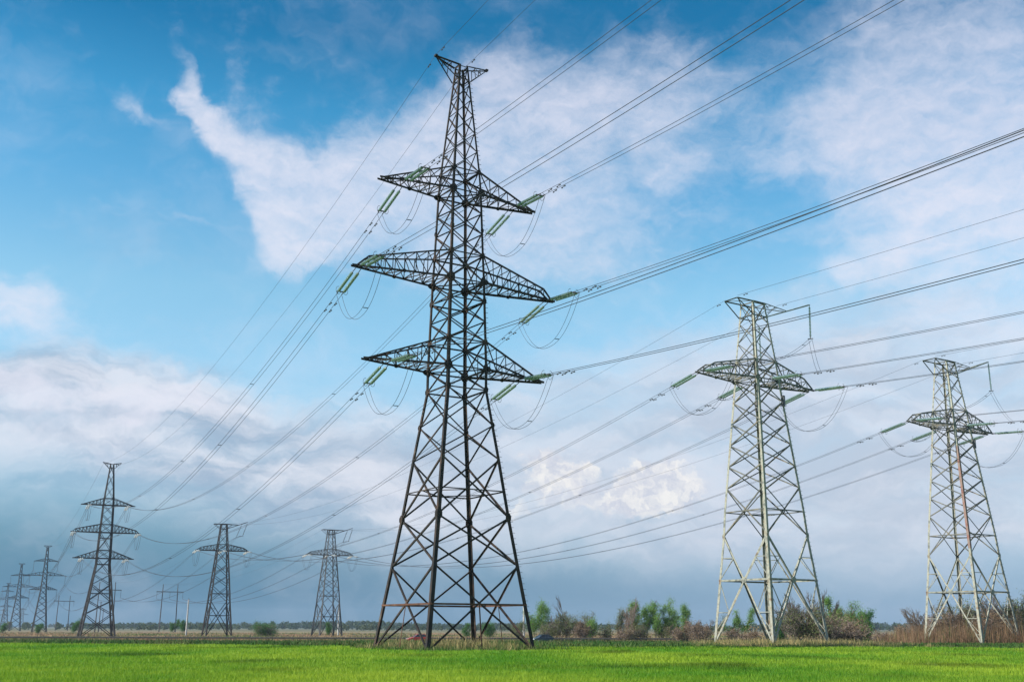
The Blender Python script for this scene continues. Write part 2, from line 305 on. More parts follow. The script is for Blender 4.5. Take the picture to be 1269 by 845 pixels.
# ------------------------------------------------------------------ terrain
def sm(t): t = np.clip(t, 0, 1); return t * t * (3 - 2 * t)
def gz(x, y):
    x = np.asarray(x, float); y = np.asarray(y, float)
    z = -1.0 * sm((y - 104) / 76)
    for (mx, my, mr, mh) in ((-4.4, 86, 7.5, .0), (25.5, 109.5, 10, .12)):      # low tower mounds
        z = z + mh * np.exp(-((x - mx) ** 2 + (y - my) ** 2) / (mr * mr))
    return z
def ground_mat():
    m, nt, b, N, K = nodes('plain_soil_and_turf')
    g = N('ShaderNodeNewGeometry'); sp = N('ShaderNodeSeparateXYZ'); K(g.outputs['Position'], sp.inputs[0])
    def noise(sc, det, st):
        mp = N('ShaderNodeMapping'); mp.inputs['Scale'].default_value = st; K(g.outputs['Position'], mp.inputs[0])
        n = N('ShaderNodeTexNoise'); n.inputs['Scale'].default_value = sc; n.inputs['Detail'].default_value = det; n.inputs['Roughness'].default_value = .65; K(mp.outputs[0], n.inputs[0]); return n.outputs[0]
    def ramp(f, stops):
        r = N('ShaderNodeValToRGB'); K(f, r.inputs[0])
        while len(r.color_ramp.elements) < len(stops): r.color_ramp.elements.new(.5)
        for e, (p, c) in zip(r.color_ramp.elements, stops): e.position = p; e.color = (*c, 1)
        return r.outputs[0]
    def edge(v, a, bb):
        r = N('ShaderNodeMapRange'); K(v, r.inputs[0]); r.inputs[1].default_value = a; r.inputs[2].default_value = bb; return r.outputs[0]
    def mix(f, a, c):
        n = N('ShaderNodeMix'); n.data_type = 'RGBA'; K(f, n.inputs[0]); K(a, n.inputs[6]); K(c, n.inputs[7]); return n.outputs[2]
    crop = ramp(noise(.5, 8, (1, .5, 1)), [(.3, (.06, .14, .010)), (.5, (.11, .23, .012)), (.7, (.18, .28, .015))])
    verge = ramp(noise(.12, 8, (1, 1.6, 1)), [(.3, (.025, .055, .012)), (.5, (.045, .09, .018)), (.6, (.10, .10, .04)), (.7, (.06, .10, .025))])
    far = ramp(noise(.012, 8, (1, 2.5, 1)), [(.3, (.10, .115, .045)), (.42, (.20, .155, .095)), (.52, (.25, .17, .115)), (.6, (.14, .17, .06)), (.75, (.24, .19, .12))])
    vfar = ramp(noise(.003, 6, (1, 2, 1)), [(.35, (.08, .10, .05)), (.65, (.17, .145, .09))])
    y = sp.outputs[1]
    jn = N('ShaderNodeMath'); jn.operation = 'MULTIPLY_ADD'; K(noise(.35, 4, (1, 1, 1)), jn.inputs[0]); jn.inputs[1].default_value = 8; K(y, jn.inputs[2])
    yj = jn.outputs[0]
    c = mix(edge(yj, 101, 105), crop, verge); c = mix(edge(yj, 222, 226), c, far); c = mix(edge(y, 600, 1000), c, vfar)
    K(c, b.inputs['Base Color']); b.inputs['Roughness'].default_value = .95; b.inputs['Specular IOR Level'].default_value = .1
    bp = N('ShaderNodeBump'); bp.inputs['Strength'].default_value = .5; bp.inputs['Distance'].default_value = .2; K(noise(2, 6, (1, 1, 1)), bp.inputs['Height']); K(bp.outputs[0], b.inputs['Normal'])
    return m
M['ground'] = ground_mat()
def make_ground():
    ys = np.r_[np.linspace(-400, -20, 10), np.arange(0, 240, 3.0), np.geomspace(245, 12000, 40)]
    xs = np.r_[-np.geomspace(12000, 110, 24), np.arange(-105, 106, 3.5), np.geomspace(110, 12000, 24)]
    X, Y = np.meshgrid(xs, ys); V = np.stack([X, Y, gz(X, Y)], -1).reshape(-1, 3); n = len(xs)
    i, j = np.meshgrid(np.arange(n - 1), np.arange(len(ys) - 1)); a = (j * n + i).ravel()
    tag(big_mesh('ground', V, np.stack([a, a + 1, a + n + 1, a + n], -1), M['ground']), kind='structure')
make_ground()
M['asphalt'] = noisy('road_asphalt', [(.3, (.045, .045, .047)), (.7, (.075, .073, .07))], 1.5, 8, .9, bump=.2)
M['paint'] = noisy('road_paint', [(.3, (.55, .55, .52)), (.7, (.75, .75, .72))], 3, 6, .8)
b_ = MB(); b_.box((-900, 212, -1.0), (900, 212, -1.0), 8, .008 * 2); tag(b_.build('road', M['asphalt']), kind='structure')
for i, yy in enumerate((208.5, 215.5)):
    b_ = MB(); b_.box((-900, yy, -.988), (900, yy, -.988), .15, .004); tag(b_.build('road_marking', M['paint']), kind='structure')
b_ = MB()
for xx in range(-300, 301, 9): b_.box((xx, 212, -.988), (xx + 4, 212, -.988), .15, .004)
tag(b_.build('road_centre_marking', M['paint']), kind='structure')

# ------------------------------------------------------------------ lattice towers
CORN = [(-1, -1), (1, -1), (1, 1), (-1, 1)]
FN = [(0, -1, 0), (1, 0, 0), (0, 1, 0), (-1, 0, 0)]
class Body:
    def __init__(s, prof): s.z = [p[0] for p in prof]; s.w = [p[1] for p in prof]
    def W(s, z): return float(np.interp(z, s.z, s.w))
    def P(s, k, z, inset=0): w_ = s.W(z) - inset; c = CORN[k % 4]; return np.array([c[0] * w_, c[1] * w_, z])
    def face(s, k, z, t, inset=.03): return s.P(k, z, inset) * (1 - t) + s.P(k + 1, z, inset) * t
def tower_legs(B, root, z0, z1, w0, w1, mats, nseg=6, gus=(), gsize=.5, far=False, bolts=None):
    legs = []
    for k in range(4):
        mb = MB(); zs = np.unique(np.r_[[z for z in B.z if z0 <= z <= z1], z1])
        for a, c in zip(zs[:-1], zs[1:]):
            wd = w0 + (w1 - w0) * (a - z0) / (z1 - z0)
            if far: mb.box(B.P(k, a), B.P(k, c), wd)
            else: mb.leg(B.P(k, a), B.P(k, c), wd, *CORN[k])
        for (z, s_) in gus:
            for fk, e in ((k, 0), (k - 1, 1)):
                n_ = np.array(FN[fk % 4], float); q = B.P(k, z); tow = (B.P(k + 1 if e == 0 else k - 1, z) - q); tow /= np.linalg.norm(tow)
                mb.plate(q + tow * s_ * .2 + n_ * .012 * (1 + e), n_, s_ * .34, s_ * .5, t=.03, k=8 if not far else 4)
        if bolts and k == bolts:
            for z in np.arange(2.4, z1 - 1.5, .42): p = B.P(k, z); mb.box(p + [-.03, 0, 0], p + [.19, 0, 0], .028)
        m_ = mats[k] if isinstance(mats, (list, tuple)) else mats
        l = mb.build('leg', m_, root); legs.append(l)
        if not far:
            g = MB(); p = B.P(k, 0); g.box(p + [0, 0, -.35], p + [0, 0, .06], .8); fm = g.build('footing', M['concrete'], l)
    return legs
def xface(mb, B, k, z0, z1, wd, far=False, one=None):
    n_ = FN[k]
    f = mb.box if far else mb.angle
    kw = {} if far else dict(nrm=n_)
    if one != 1: f(B.face(k, z0, 0), B.face(k, z1, 1), wd, **kw)
    if one != 0:
        d = .0 if far else -.05
        f(B.face(k, z0, 1) + np.array(n_) * d, B.face(k, z1, 0) + np.array(n_) * d, wd, **kw)
def truss_arm(B, side, zb, zt, tipx, tipw, tiph=0, knee=None, nseg=5, cw=.17, dw=.09, far=False, zig=True):
    """one half of a crossarm: two bottom chords, two top chords, webs, deck bracing"""
    mb = MB(); f = mb.box if far else mb.angle
    wb = B.W(zb); wt = B.W(zt)
    st = np.linspace(0, 1, nseg + 1)
    def bot(t, s): return np.array([side * (wb + (tipx - wb) * t), s * (wb + (tipw - wb) * t), zb])
    def top(t, s):
        x0 = wt; x = x0 + (tipx - x0) * t; y = wt + (tipw - wt) * t
        if knee:
            kx, kh = knee; tk = (kx - x0) / (tipx - x0)
            z = zt + (zb + kh - zt) * t / tk if t < tk else zb + kh + (tiph - kh) * (t - tk) / (1 - tk)
        else: z = zt + (zb + tiph - zt) * t
        return np.array([side * x, s * y, z])
    for s in (-1, 1):
        n_ = (0, s, 0)
        kw = {} if far else dict(nrm=n_)
        ext = bot(1, s) + (bot(1, s) - bot(0, s)) * .05
        f(bot(0, s), ext, cw, **kw)
        ts = list(st)
        if knee: ts = sorted(set(list(np.round(st, 4)) + [round((knee[0] - wt) / (tipx - wt), 4)]))
        for a, c in zip(ts[:-1], ts[1:]): f(top(a, s), top(c, s), cw * .75, **kw)
        for i, t in enumerate(st[1:-1] if not tiph else st[1:], 1): f(bot(t, s), top(t, s), dw, **kw)
        for i in range(nseg):
            a, c = st[i], st[i + 1]
            if i % 2 == 0: f(bot(a, s), top(c, s), dw, **kw) if i else f(top(a, s), bot(c, s), dw, **kw)
            else: f(bot(a, s), top(c, s), dw, **kw)
            if i < 1 and not far: f(top(a, s), bot(c, s), dw, **kw)
    kz = {} if far else dict(nrm=(0, 0, -1))
    for i in range(nseg):
        a, c = st[i], st[i + 1]
        f(bot(c, -1), bot(c, 1), dw, **kz)
        s = 1 if i % 2 else -1
        f(bot(a, s), bot(c, -s), dw, **kz)
        if zig and not far and i < 2: f(bot(a, -s), bot(c, s), dw, **kz)
        if i < nseg - 1: f(top(c, -1), top(c, 1), dw * .8, **kz)
    if not far:
        for t in (0, .5):
            for s in (-1, 1): mb.plate(bot(t, s) + [0, s * .02, 0], (0, s, 0), .34 if t == 0 else .2, .26 if t == 0 else .16)
    return mb
A_LV = [(-.35, 4.60), (0, 4.54), (6.21, 3.64), (9.84, 3.13), (14.35, 2.56), (17.08, 2.19), (19.95, 1.80), (21.64, 1.80), (23.91, 1.74), (28.92, 1.62), (31.22, 1.53), (36.69, 1.37), (38.64, 1.25), (48.64, .42)]
A_ARM = dict(low=(21.64, 23.91, 7.94, .30, 0), mid=(28.92, 31.22, 9.07, .22, 0), up=(36.69, 38.64, 7.12, .32, 0))
A_ATT = dict(low=6.0, mid=8.75, up=5.3)
def double_circuit_tower(name, loc, rz, sc=1.0, far=False, steel='dark_steel', label='', group=None, thick=1.0):
    root = empty(name, loc, rz, label, 'pylon', group); root.scale = (sc, sc, sc)
    B = Body(A_LV); S = M[steel]; RS = M['rusty_steel'] if not far else S
    k = thick
    gus = [(9.84, .75), (17.08, .5), (19.95, .62), (21.64, .8), (23.91, .55), (27.3, .6), (28.92, .85), (31.22, .55), (33.4, .45), (36.69, .75), (38.64, .5)]
    legs = tower_legs(B, root, -.35, 48.64, .30 * k, .13 * k, S, gus=gus, far=far, bolts=None if far else 1)
    pan = [0, 6.21, 9.84, 14.35, 17.08, 19.95, 21.64, 23.91, 25.6, 27.3, 28.92, 31.22, 33.1, 34.9, 36.69, 38.64, 40.5, 42.2, 43.9, 45.4, 46.8, 48.3]
    if far: pan = [0, 6.21, 9.84, 14.35, 17.08, 21.64, 23.91, 28.92, 31.22, 34, 36.69, 38.64, 42, 45.4, 48.3]
    for fk in range(4):
        mb = MB()
        for z0, z1 in zip(pan[:-1], pan[1:]):
            xface(mb, B, fk, z0, z1, (.145 if z0 < 14 else .105 if z0 < 36 else .075) * k, far)
        f = mb.box if far else mb.angle
        for z in (19.95, 21.64, 23.91, 27.3, 28.92, 31.22, 36.69, 38.64, 47.3, 48.5):
            f(B.face(fk, z, 0), B.face(fk, z, 1), (.13 if z < 40 else .09) * k)
        mb.build('bracing_panel', S, root)
        # heavy strut at the crossing of the foot X, with a hanger to the ground
        b2 = MB(); zc = 3.35; f = b2.box if far else b2.angle
        b2.box(B.face(fk, zc, 0), B.face(fk, zc, 1), .17 * k, .13 * k)
        h = B.face(fk, zc, .5); foot = B.face(fk, 0, .5); f(h, foot + [0, 0, -.2], .08 * k)
        b2.build('foot_strut', RS, root)
    # plan bracing ring at mid height
    mb = MB(); f = mb.box if far else mb.angle
    for z in (11.9,):
        for fk in range(4):
            f(B.face(fk, z, 0), B.face(fk, z, 1), .11 * k); f(B.face(fk, z, .5), B.face(fk + 1, z, .5), .085 * k) if not far else None
    mb.build('plan_bracing', S, root)
    for nm, (zb, zt, tx, tw_, th_) in A_ARM.items():
        for s in (-1, 1):
            mb = truss_arm(B, s, zb, zt, tx, tw_, th_, knee=(tx - .9, .85) if nm == 'mid' else None, nseg=8 if nm == 'mid' else 6, cw=.17 * k, dw=.075 * k, far=far)
            mb.build('crossarm', S, root)
        mb = MB(); f = mb.box if far else mb.angle
        f(B.P(0, zb), B.P(2, zb), .1 * k); f(B.P(1, zb), B.P(3, zb), .1 * k)
        if not far:
            f(B.P(0, zt), B.P(2, zt), .08 * k); f(B.P(1, zt), B.P(3, zt), .08 * k)
        mb.build('diaphragm', S, root)
    for s in (-1, 1):
        mb = MB(); f = mb.box if far else mb.angle
        tip = np.array([s * 2.49, 0, 48.98])
        for t in (-1, 1):
            w_ = B.W(48.5); a = np.array([s * w_, t * w_, 48.6]); lo_ = np.array([s * B.W(47.1), t * B.W(47.1), 47.15])
            f(a, tip + [0, t * .07, 0], .13 * k); f(lo_, tip + [-s * .1, t * .06, -.1], .08 * k)
            for q in (.35, .65): f(a * (1 - q) + tip * q, lo_ * (1 - q) + tip * q, .06 * k)
            f(a * .65 + tip * .35, lo_ * .35 + tip * .65, .05 * k)
        for q in (0, .35, .65):
            w_ = B.W(48.5) * (1 - q); x = s * (B.W(48.5) * (1 - q) + 2.49 * q); f((x, -w_, 48.6), (x, w_, 48.6), .06 * k)
        mb.box(tip + [-.12 * s, 0, 0], tip + [.12 * s, 0, 0], .3, .16)
        mb.build('peak_crossarm', S, root)
    return root
B_LV = [(-.4, 4.04), (0, 3.92), (6.23, 3.35), (10.58, 2.94), (12.94, 2.8), (26.34, 1.62), (28.33, 1.47), (34.73, .88)]
def single_circuit_tower(name, loc, rz, sc=1.0, far=False, steel='galv', label='', group=None, thick=1.0, primer=False):
    root = empty(name, loc, rz, label, 'pylon', group); root.scale = (sc, sc, sc)
    B = Body(B_LV); S = M[steel]; S2 = M['galv_dark'] if steel == 'galv' else S; k = thick
    legs = tower_legs(B, root, -.4, 34.73, .30 * k, .17 * k, S, gus=[(10.58, .55), (26.34, .5), (28.33, .4), (34.6, .3)] if far else [(10.58, .5), (6.23, .2), (26.34, .42), (28.33, .32), (33.2, .28), (34.6, .34)], far=far, bolts=None if far else 1)
    if primer:                                             # repainted length of one leg
        mb = MB(); zs = [11.2, 12.94, 18, 23.6]
        for a, c in zip(zs[:-1], zs[1:]): mb.leg(B.P(0, a) + [-.012, -.012, 0], B.P(0, c) + [-.012, -.012, 0], .29, *CORN[0], t=.05)
        tag(mb.build('splice_angle', M['primer'], legs[0]), 'red primed length of the near leg')
    for fk in range(4):
        mb = MB(); n_ = FN[fk]
        f = mb.box if far else mb.angle; kw = {} if far else dict(nrm=n_)
        pan = [10.58, 15.3, 17.5, 19.7, 21.9, 24.1, 26.34, 28.33, 30.4, 32.5, 34.5]
        if far: pan = [10.58, 15.3, 18.5, 22.2, 26.34, 28.33, 31.4, 34.5]
        for z0, z1 in zip(pan[:-1], pan[1:]): xface(mb, B, fk, z0, z1, (.12 if z0 < 27 else .085) * k, far)
        for z in (12.94, 26.34, 28.33, 33.2, 34.6): f(B.face(fk, z, 0), B.face(fk, z, 1), .11 * k, **kw)
        mb.build('bracing_panel', S2, root)
        mb = MB(); f = mb.box if far else mb.angle
        mid = B.face(fk, 6.23, .5)
        f(B.face(fk, 6.23, 0), B.face(fk, 6.23, 1), .17 * k, **kw)
        for t in (0, 1):
            up_ = B.face(fk, 10.58, t); ft = B.face(fk, .1, t)
            f(up_, mid, .17 * k, **kw); f(mid, ft, .17 * k, **kw)
            for q, z in ((.5, 8.4), (.5, 3.1)):           # secondary struts
                e = (up_ if z > 6 else ft) * q + mid * (1 - q); f(B.face(fk, e[2], t), e, .07 * k, **kw); f(B.face(fk, 6.23, t), e, .07 * k, **kw)
            e = ft * .8 + mid * .2; f(B.face(fk, e[2], t), e, .07 * k, **kw); e2 = ft * .5 + mid * .5; f(B.face(fk, e[2], t), e2, .06 * k, **kw)
        if not far: mb.plate(mid + np.array(n_) * .04, n_, .33, .3)
        mb.build('foot_bracing', S, root)
    for z in (6.23, 12.94, 26.34):
        mb = MB(); f = mb.box if far else mb.angle
        if z < 20:
            for fk in range(4): f(B.face(fk, z, .5), B.face(fk + 1, z, .5), .09 * k)
        else: f(B.P(0, z), B.P(2, z), .1 * k); f(B.P(1, z), B.P(3, z), .1 * k)
        mb.build('plan_bracing', S2, root)
    for s in (-1, 1):
        mb = truss_arm(B, s, 26.34, 28.33, 8.05, .45, .12, knee=(6.6, 1.0), nseg=6, cw=.17 * k, dw=.095 * k, far=far)
        mb.build('crossarm', S2, root)
    # earth-wire platform: broad end at -x, pointed end at +x, both braced down to the legs
    mb = MB(); f = mb.box if far else mb.angle
    T = [(-3.1, -.85), (-3.1, .95)]; E = (4.6, -.35)
    for (x, y) in T:
        w_ = B.W(34.6); s = 1 if y > 0 else -1; f((-w_, s * w_, 34.73), (x, y, 34.73), .13 * k); f((-B.W(33.2), s * B.W(33.2), 33.2), (x, y, 34.68), .09 * k)
        f((w_, s * w_, 34.73), (E[0], E[1] + s * .15, 34.6), .12 * k); f((w_, s * w_, 34.73), (-w_, s * w_, 34.75), .13 * k)
        f((2.6, s * .6 - .15, 34.68), (w_, s * B.W(33.2), 33.3), .08 * k)
    f((T[0][0], T[0][1], 34.73), (T[1][0], T[1][1], 34.73), .11 * k); f((T[0][0], T[0][1], 34.73), (-.85, .85, 34.73), .08 * k); f((T[1][0], T[1][1], 34.73), (-.85, -.85, 34.73), .08 * k)
    for q in (.3, .6): f((.88 + q * 3.7, -.88 + q * .45, 34.7), (.88 + q * 3.7, .88 - q * 1.1, 34.7), .07 * k)
    f((.88, -.88, 34.73), (2.6, .2, 34.7), .07 * k); f((.88, .88, 34.73), (-.88, -.88, 34.73), .08 * k)
    mb.build('earth_wire_platform', S2, root)
    mb = MB(); f = mb.box if far else mb.angle
    tip = np.array(JB_TIP)
    f((B.W(33.2), -B.W(33.2), 33.3), tip, .15 * k); f((B.W(33.2), B.W(33.2), 33.3), tip + [-.1, .05, 0], .13 * k)
    for q in (.3, .55, .78):
        a = np.array([.95, -.95, 33.3]) * (1 - q) + tip * q; c = np.array([.95, .95, 33.3]) * (1 - q) + tip * q; f(a, c, .07 * k)
    f(np.array([E[0], E[1], 34.6]), tip * .62 + np.array([.95, -.95, 33.3]) * .38, .08 * k)
    mb.build('jumper_bracket', S, root)
    if not far:
        for i in (1, 2):
            mb = MB()
            for z in (24.2,):
                p = B.P(i, z); mb.box(p + [-.1, -.05, -.55], p + [-.1, -.05, .55], .32)
            tag(mb.build('junction_box', M['fitting'], legs[i]))
    return root
JB_TIP = (7.2, -1.5, 35.5)
def TW(o, u, v, z):          # tower-local point in world metres
    sc = o.scale[0]; c, s = math.cos(o.rotation_euler.z), math.sin(o.rotation_euler.z)
    return np.array([o.location.x + sc * (c * u - s * v), o.location.y + sc * (s * u + c * v), o.location.z + sc * z])

# real heading of the lines
T1 = double_circuit_tower('lattice_pylon', (-4.43, 85.96, -.08), R(31.5), label='tall dark brown steel pylon with three crossarm tiers standing nearest in the green field')
T2 = single_circuit_tower('lattice_pylon', (25.34, 110.89, -.05), R(34.5), label='pale galvanised one-arm pylon on a weedy mound, nearer of the right hand pair')
T3 = single_circuit_tower('lattice_pylon', (55.0, 135.66, -.35), R(34.2), primer=True, label='grey pylon with a red painted leg length at the far right, standing in brown reeds')
L1 = double_circuit_tower('lattice_pylon', (-109.8, 300.5, -1), R(25.4), .944, True, 'far_steel', thick=1.25, label='dark three tier pylon in the distance on the left, largest of the left hand row')
P1 = single_circuit_tower('lattice_pylon', (-90.3, 348.1, -1), R(24), .976, True, 'far_steel', thick=1.2, label='distant dark one-arm pylon just right of a pale concrete pole')
P2 = single_circuit_tower('lattice_pylon', (-58.1, 357.4, -1), R(30), .95, True, 'far_galv', thick=1.1, label='distant grey pylon with one crossarm just left of the big dark pylon')

# suspension pylons of the left-hand line
C_LV = [(0, 3.3), (20, 1.3), (42, .35)]
C_ARM = [(20.5, 22.3, 6.3), (27.4, 29.3, 9.6), (34.4, 35.8, 5.6)]
def suspension_tower(loc, rz, label, thick, sc=1):
    root = empty('suspension_pylon', loc, rz, label, 'pylon', 'suspension pylons of the left hand line'); root.scale = (sc,) * 3
    B = Body(C_LV); S = M['far_steel']
    tower_legs(B, root, 0, 42, .22 * thick, .16 * thick, S, far=True)
    for fk in range(4):
        mb = MB(); zs = [0, 4.5, 8.5, 12, 15, 17.8, 20.5, 22.3, 25, 27.4, 29.3, 32, 34.4, 35.8, 38.5, 41.5]
        for z0, z1 in zip(zs[:-1], zs[1:]): xface(mb, B, fk, z0, z1, .11 * thick, True)
        mb.build('bracing_panel', S, root)
    for zb, zt, tx in C_ARM:
        for s in (-1, 1): truss_arm(B, s, zb, zt, tx, .1, 0, nseg=5, cw=.16 * thick, dw=.09 * thick, far=True).build('crossarm', S, root)
    for s in (-1, 1):
        mb = MB(); mb.box((s * .3, 0, 42), (s * 1.9, 0, 42), .2 * thick); mb.box((s * .4, 0, 41), (s * 1.9, 0, 42), .12 * thick); mb.build('peak_crossarm', S, root)
    return root
SUS = [suspension_tower((-233, 560, -1), R(27), 'suspension pylon next behind the largest pylon of the left hand row', 1.3),
       suspension_tower((-316, 722, -1), R(27), 'suspension pylon with hanging strings, second behind the largest left hand pylon', 1.4),
       suspension_tower((-470, 1050, -1), R(27), 'faint suspension pylon cut by the left edge of the photo', 1.5)]
for (x, y, l) in ((-880, 1960, 'faintest pylon on the horizon, behind the left row of suspension pylons'), (-800, 1850, 'faint small pylon on the horizon right of the nearer suspension pylon')):
    t_ = empty('horizon_pylon', (x, y, -1), R(20), l, 'pylon', 'tiny pylons on the horizon')
    B = Body([(0, 3.6), (24, 1.6), (32, 1)])
    tower_legs(B, t_, 0, 32, .35, .3, M['far_galv'], far=True)
    for fk in range(4):
        mb = MB(); zs = [0, 7, 13, 18, 22, 25, 28, 32]
        for z0, z1 in zip(zs[:-1], zs[1:]): xface(mb, B, fk, z0, z1, .28, True)
        mb.build('bracing_panel', M['far_galv'], t_)
    for zb, tx in ((22, 9.5), (30, 6)):
        for s in (-1, 1): truss_arm(B, s, zb, zb + 2, tx, .2, 0, nseg=3, cw=.35, dw=.25, far=True).build('crossarm', M['far_galv'], t_)

# ------------------------------------------------------------------ insulator strings
def lathe(prof, k=10, L0=0):
    """prof: list of (x, r) along local x"""
    V = []; F = []; n = len(prof)
    for (x, r) in prof:
        for j in range(k): V.append((x, r * math.cos(2 * math.pi * j / k), r * math.sin(2 * math.pi * j / k)))
    for i in range(n - 1):
        for j in range(k): F.append((i * k + j, (i + 1) * k + j, (i + 1) * k + (j + 1) % k, i * k + (j + 1) % k))
    F += [tuple(range(k)), tuple(range((n - 1) * k, n * k))[::-1]]
    return V, F
def disc_profile(x0, L, n, r):
    p = [(x0, .03)]; d = L / n
    for i in range(n):
        x = x0 + i * d; p += [(x + .12 * d, .05), (x + .33 * d, .06), (x + .52 * d, r), (x + .68 * d, r * .97), (x + .72 * d, .045)]
    p.append((x0 + L, .03)); return p
INS_L = 4.9
def proto_double(far=False, mat='glass'):
    root = empty('tension_insulator', (0, 0, -500))
    mb = MB()
    for s in (-1, 1): mb.tube([(0, s * .22, 0), (.75, s * .24, 0)], .035, 5)
    mb.build('link', M['fitting'], root)
    for s in (-1, 1):
        mb = MB(); v, f = lathe(disc_profile(.8, 3.5, 20 if not far else 9, .13 if not far else .17), 12 if not far else 6)
        mb.add(np.array(v) + [0, s * .24, 0], f); mb.build('disc_stack', M[mat], root, smooth=False)
    mb = MB(); mb.box((4.36, -.36, 0), (4.36, .36, 0), .14, .05); mb.box((4.4, -.24, 0), (4.85, -.2, 0), .06); mb.box((4.4, .24, 0), (4.85, .2, 0), .06)
    mb.box((4.5, 0, 0), (4.5, 0, .12), .03); mb.build('yoke_plate', M['fitting'], root)
    mb = MB()
    if not far:
        for s in (-1, 1):
            an = np.linspace(-.3, math.pi * 1.35, 14)
            mb.tube([(4.15 + .0 * a, s * .3 + s * .28 * math.sin(a) * .7, .34 * math.cos(a) * (1)) for a in an], .018, 5)
        mb.build('corona_ring', M['fitting'], root)
    return root
def proto_hang(L=4.2, far=False, mat='glass'):
    root = empty('suspension_insulator', (0, 0, -500))
    mb = MB(); mb.tube([(0, 0, 0), (.3, 0, 0)], .03, 5); mb.build('link', M['fitting'], root)
    mb = MB(); v, f = lathe(disc_profile(.3, L - .6, 21 if not far else 8, .115 if not far else .17), 10 if not far else 6); mb.add(v, f); mb.build('disc_stack', M[mat], root)
    mb = MB(); mb.box((L - .3, 0, 0), (L, 0, 0), .1); mb.box((L - .05, -.28, 0), (L - .05, .28, 0), .08); mb.build('clamp', M['fitting'], root)
    return root
PROTO = dict(near=proto_double(), far=proto_double(True, 'pale_glass'), hang=proto_hang(), hfar=proto_hang(far=True, mat='fitting'))
used = set()
def place_ins(kind, p, d, label, group):
    r = PROTO[kind]
    if kind in used: r = copy_tree(r)
    used.add(kind)
    d = Vector(d).normalized(); zax = Vector((0, 0, 1)); yax = zax.cross(d)
    if yax.length < 1e-3: yax = Vector((0, 1, 0))
    yax.normalize(); zax = d.cross(yax)
    r.rotation_mode = 'QUATERNION'; r.rotation_quaternion = Matrix((d, yax, zax)).transposed().to_quaternion(); r.location = p
    tag(r, label, 'insulator', group); return r

# ------------------------------------------------------------------ conductors
GAP = .22
def span_curve(A, B, sag, t0=0, t1=1, n=48):
    t = np.linspace(t0, t1, n)[:, None]; return A + (B - A) * t - np.array([0, 0, 1.]) * 4 * sag * t * (1 - t)
def dir_at(A, B, sag): d = (B - A) - np.array([0, 0, 1.]) * 4 * sag; return d / np.linalg.norm(d)
def line_span(A, B, sag, label, group, r=.02, n=48, pair=True, spacers=0, dampers=(), name='power_line', r2=None):
    """A twin-bundle phase (or a single earth wire) as one thing"""
    root = empty(name, tuple(A), 0, label, 'earth wire' if not pair else 'power line', group)
    h = np.cross(B - A, [0, 0, 1.]); h /= np.linalg.norm(h)
    C = span_curve(A, B, sag, n=n)
    rr = np.linspace(r, r2 or r, n)
    for s in ((-1, 1) if pair else (0,)):
        mb = MB(); mb.tube(C + h * s * GAP - A, rr, 4); mb.build('conductor', M['wire'], root, smooth=True)
    L = np.linalg.norm(B - A)
    if spacers:
        for q in np.arange(1, spacers + 1) * 45.0 / L:
            if q < .97:
                c = span_curve(A, B, sag, q, q, 1)[0] - A; mb = MB(); mb.box(c - h * GAP, c + h * GAP, .06); mb.build('spacer', M['fitting'], root)
    for dd in dampers:
        q = dd / L; c = span_curve(A, B, sag, q, q, 1)[0] - A; d = (B - A) / L
        for s in ((-1, 1) if pair else (0,)):
            mb = MB(); p = c + h * s * GAP + np.array([0, 0, -.14])
            mb.box(p - d * .22, p + d * .22, .02); mb.tube([p - d * .28, p - d * .14], .055, 6); mb.tube([p + d * .14, p + d * .28], .055, 6); mb.box(p, p + [0, 0, .14], .03)
            mb.build('vibration_damper', M['fitting'], root)
    return root
def jumper(E1, E2, drop, label, group, r=.018, via=None, pair=True, name='jumper_loop'):
    t = np.linspace(0, 1, 30)[:, None]
    if via is None:
        C = E1 + (E2 - E1) * t; C[:, 2] -= drop * (1 - np.abs(2 * t[:, 0] - 1) ** 2.3)
        parts = [C]
    else:
        C1 = E1 + (via - E1) * t; C1[:, 2] -= drop * 4 * (t * (1 - t))[:, 0]; C2 = via + (E2 - via) * t; C2[:, 2] -= drop * 4 * (t * (1 - t))[:, 0]
        parts = [np.vstack([C1, C2[1:]])]
    root = empty(name, tuple(E1), 0, label, 'jumper cable', group)
    d = E2 - E1; h = np.cross(d, [0, 0, 1.]); h /= np.linalg.norm(h)
    for s in (-1, 1):
        mb = MB(); mb.tube(parts[0] + h * s * GAP - E1, r, 4); mb.build('cable', M['wire'], root, smooth=True)
    c = parts[0][len(parts[0]) // 2 + 4] - E1; mb = MB(); mb.box(c - h * GAP, c + h * GAP, .05); mb.build('spacer', M['fitting'], root)
    return root
LV = {'up': 'upper', 'mid': 'middle', 'low': 'lower'}; SD = {-1: 'left', 1: 'right'}
PREV1 = (np.array([116, -152.6, 2.8]), R(36)); 
def PV(prev, u, v, z): c, s = math.cos(prev[1]), math.sin(prev[1]); return np.array([prev[0][0] + c * u - s * v, prev[0][1] + s * u + c * v, prev[0][2] + z])
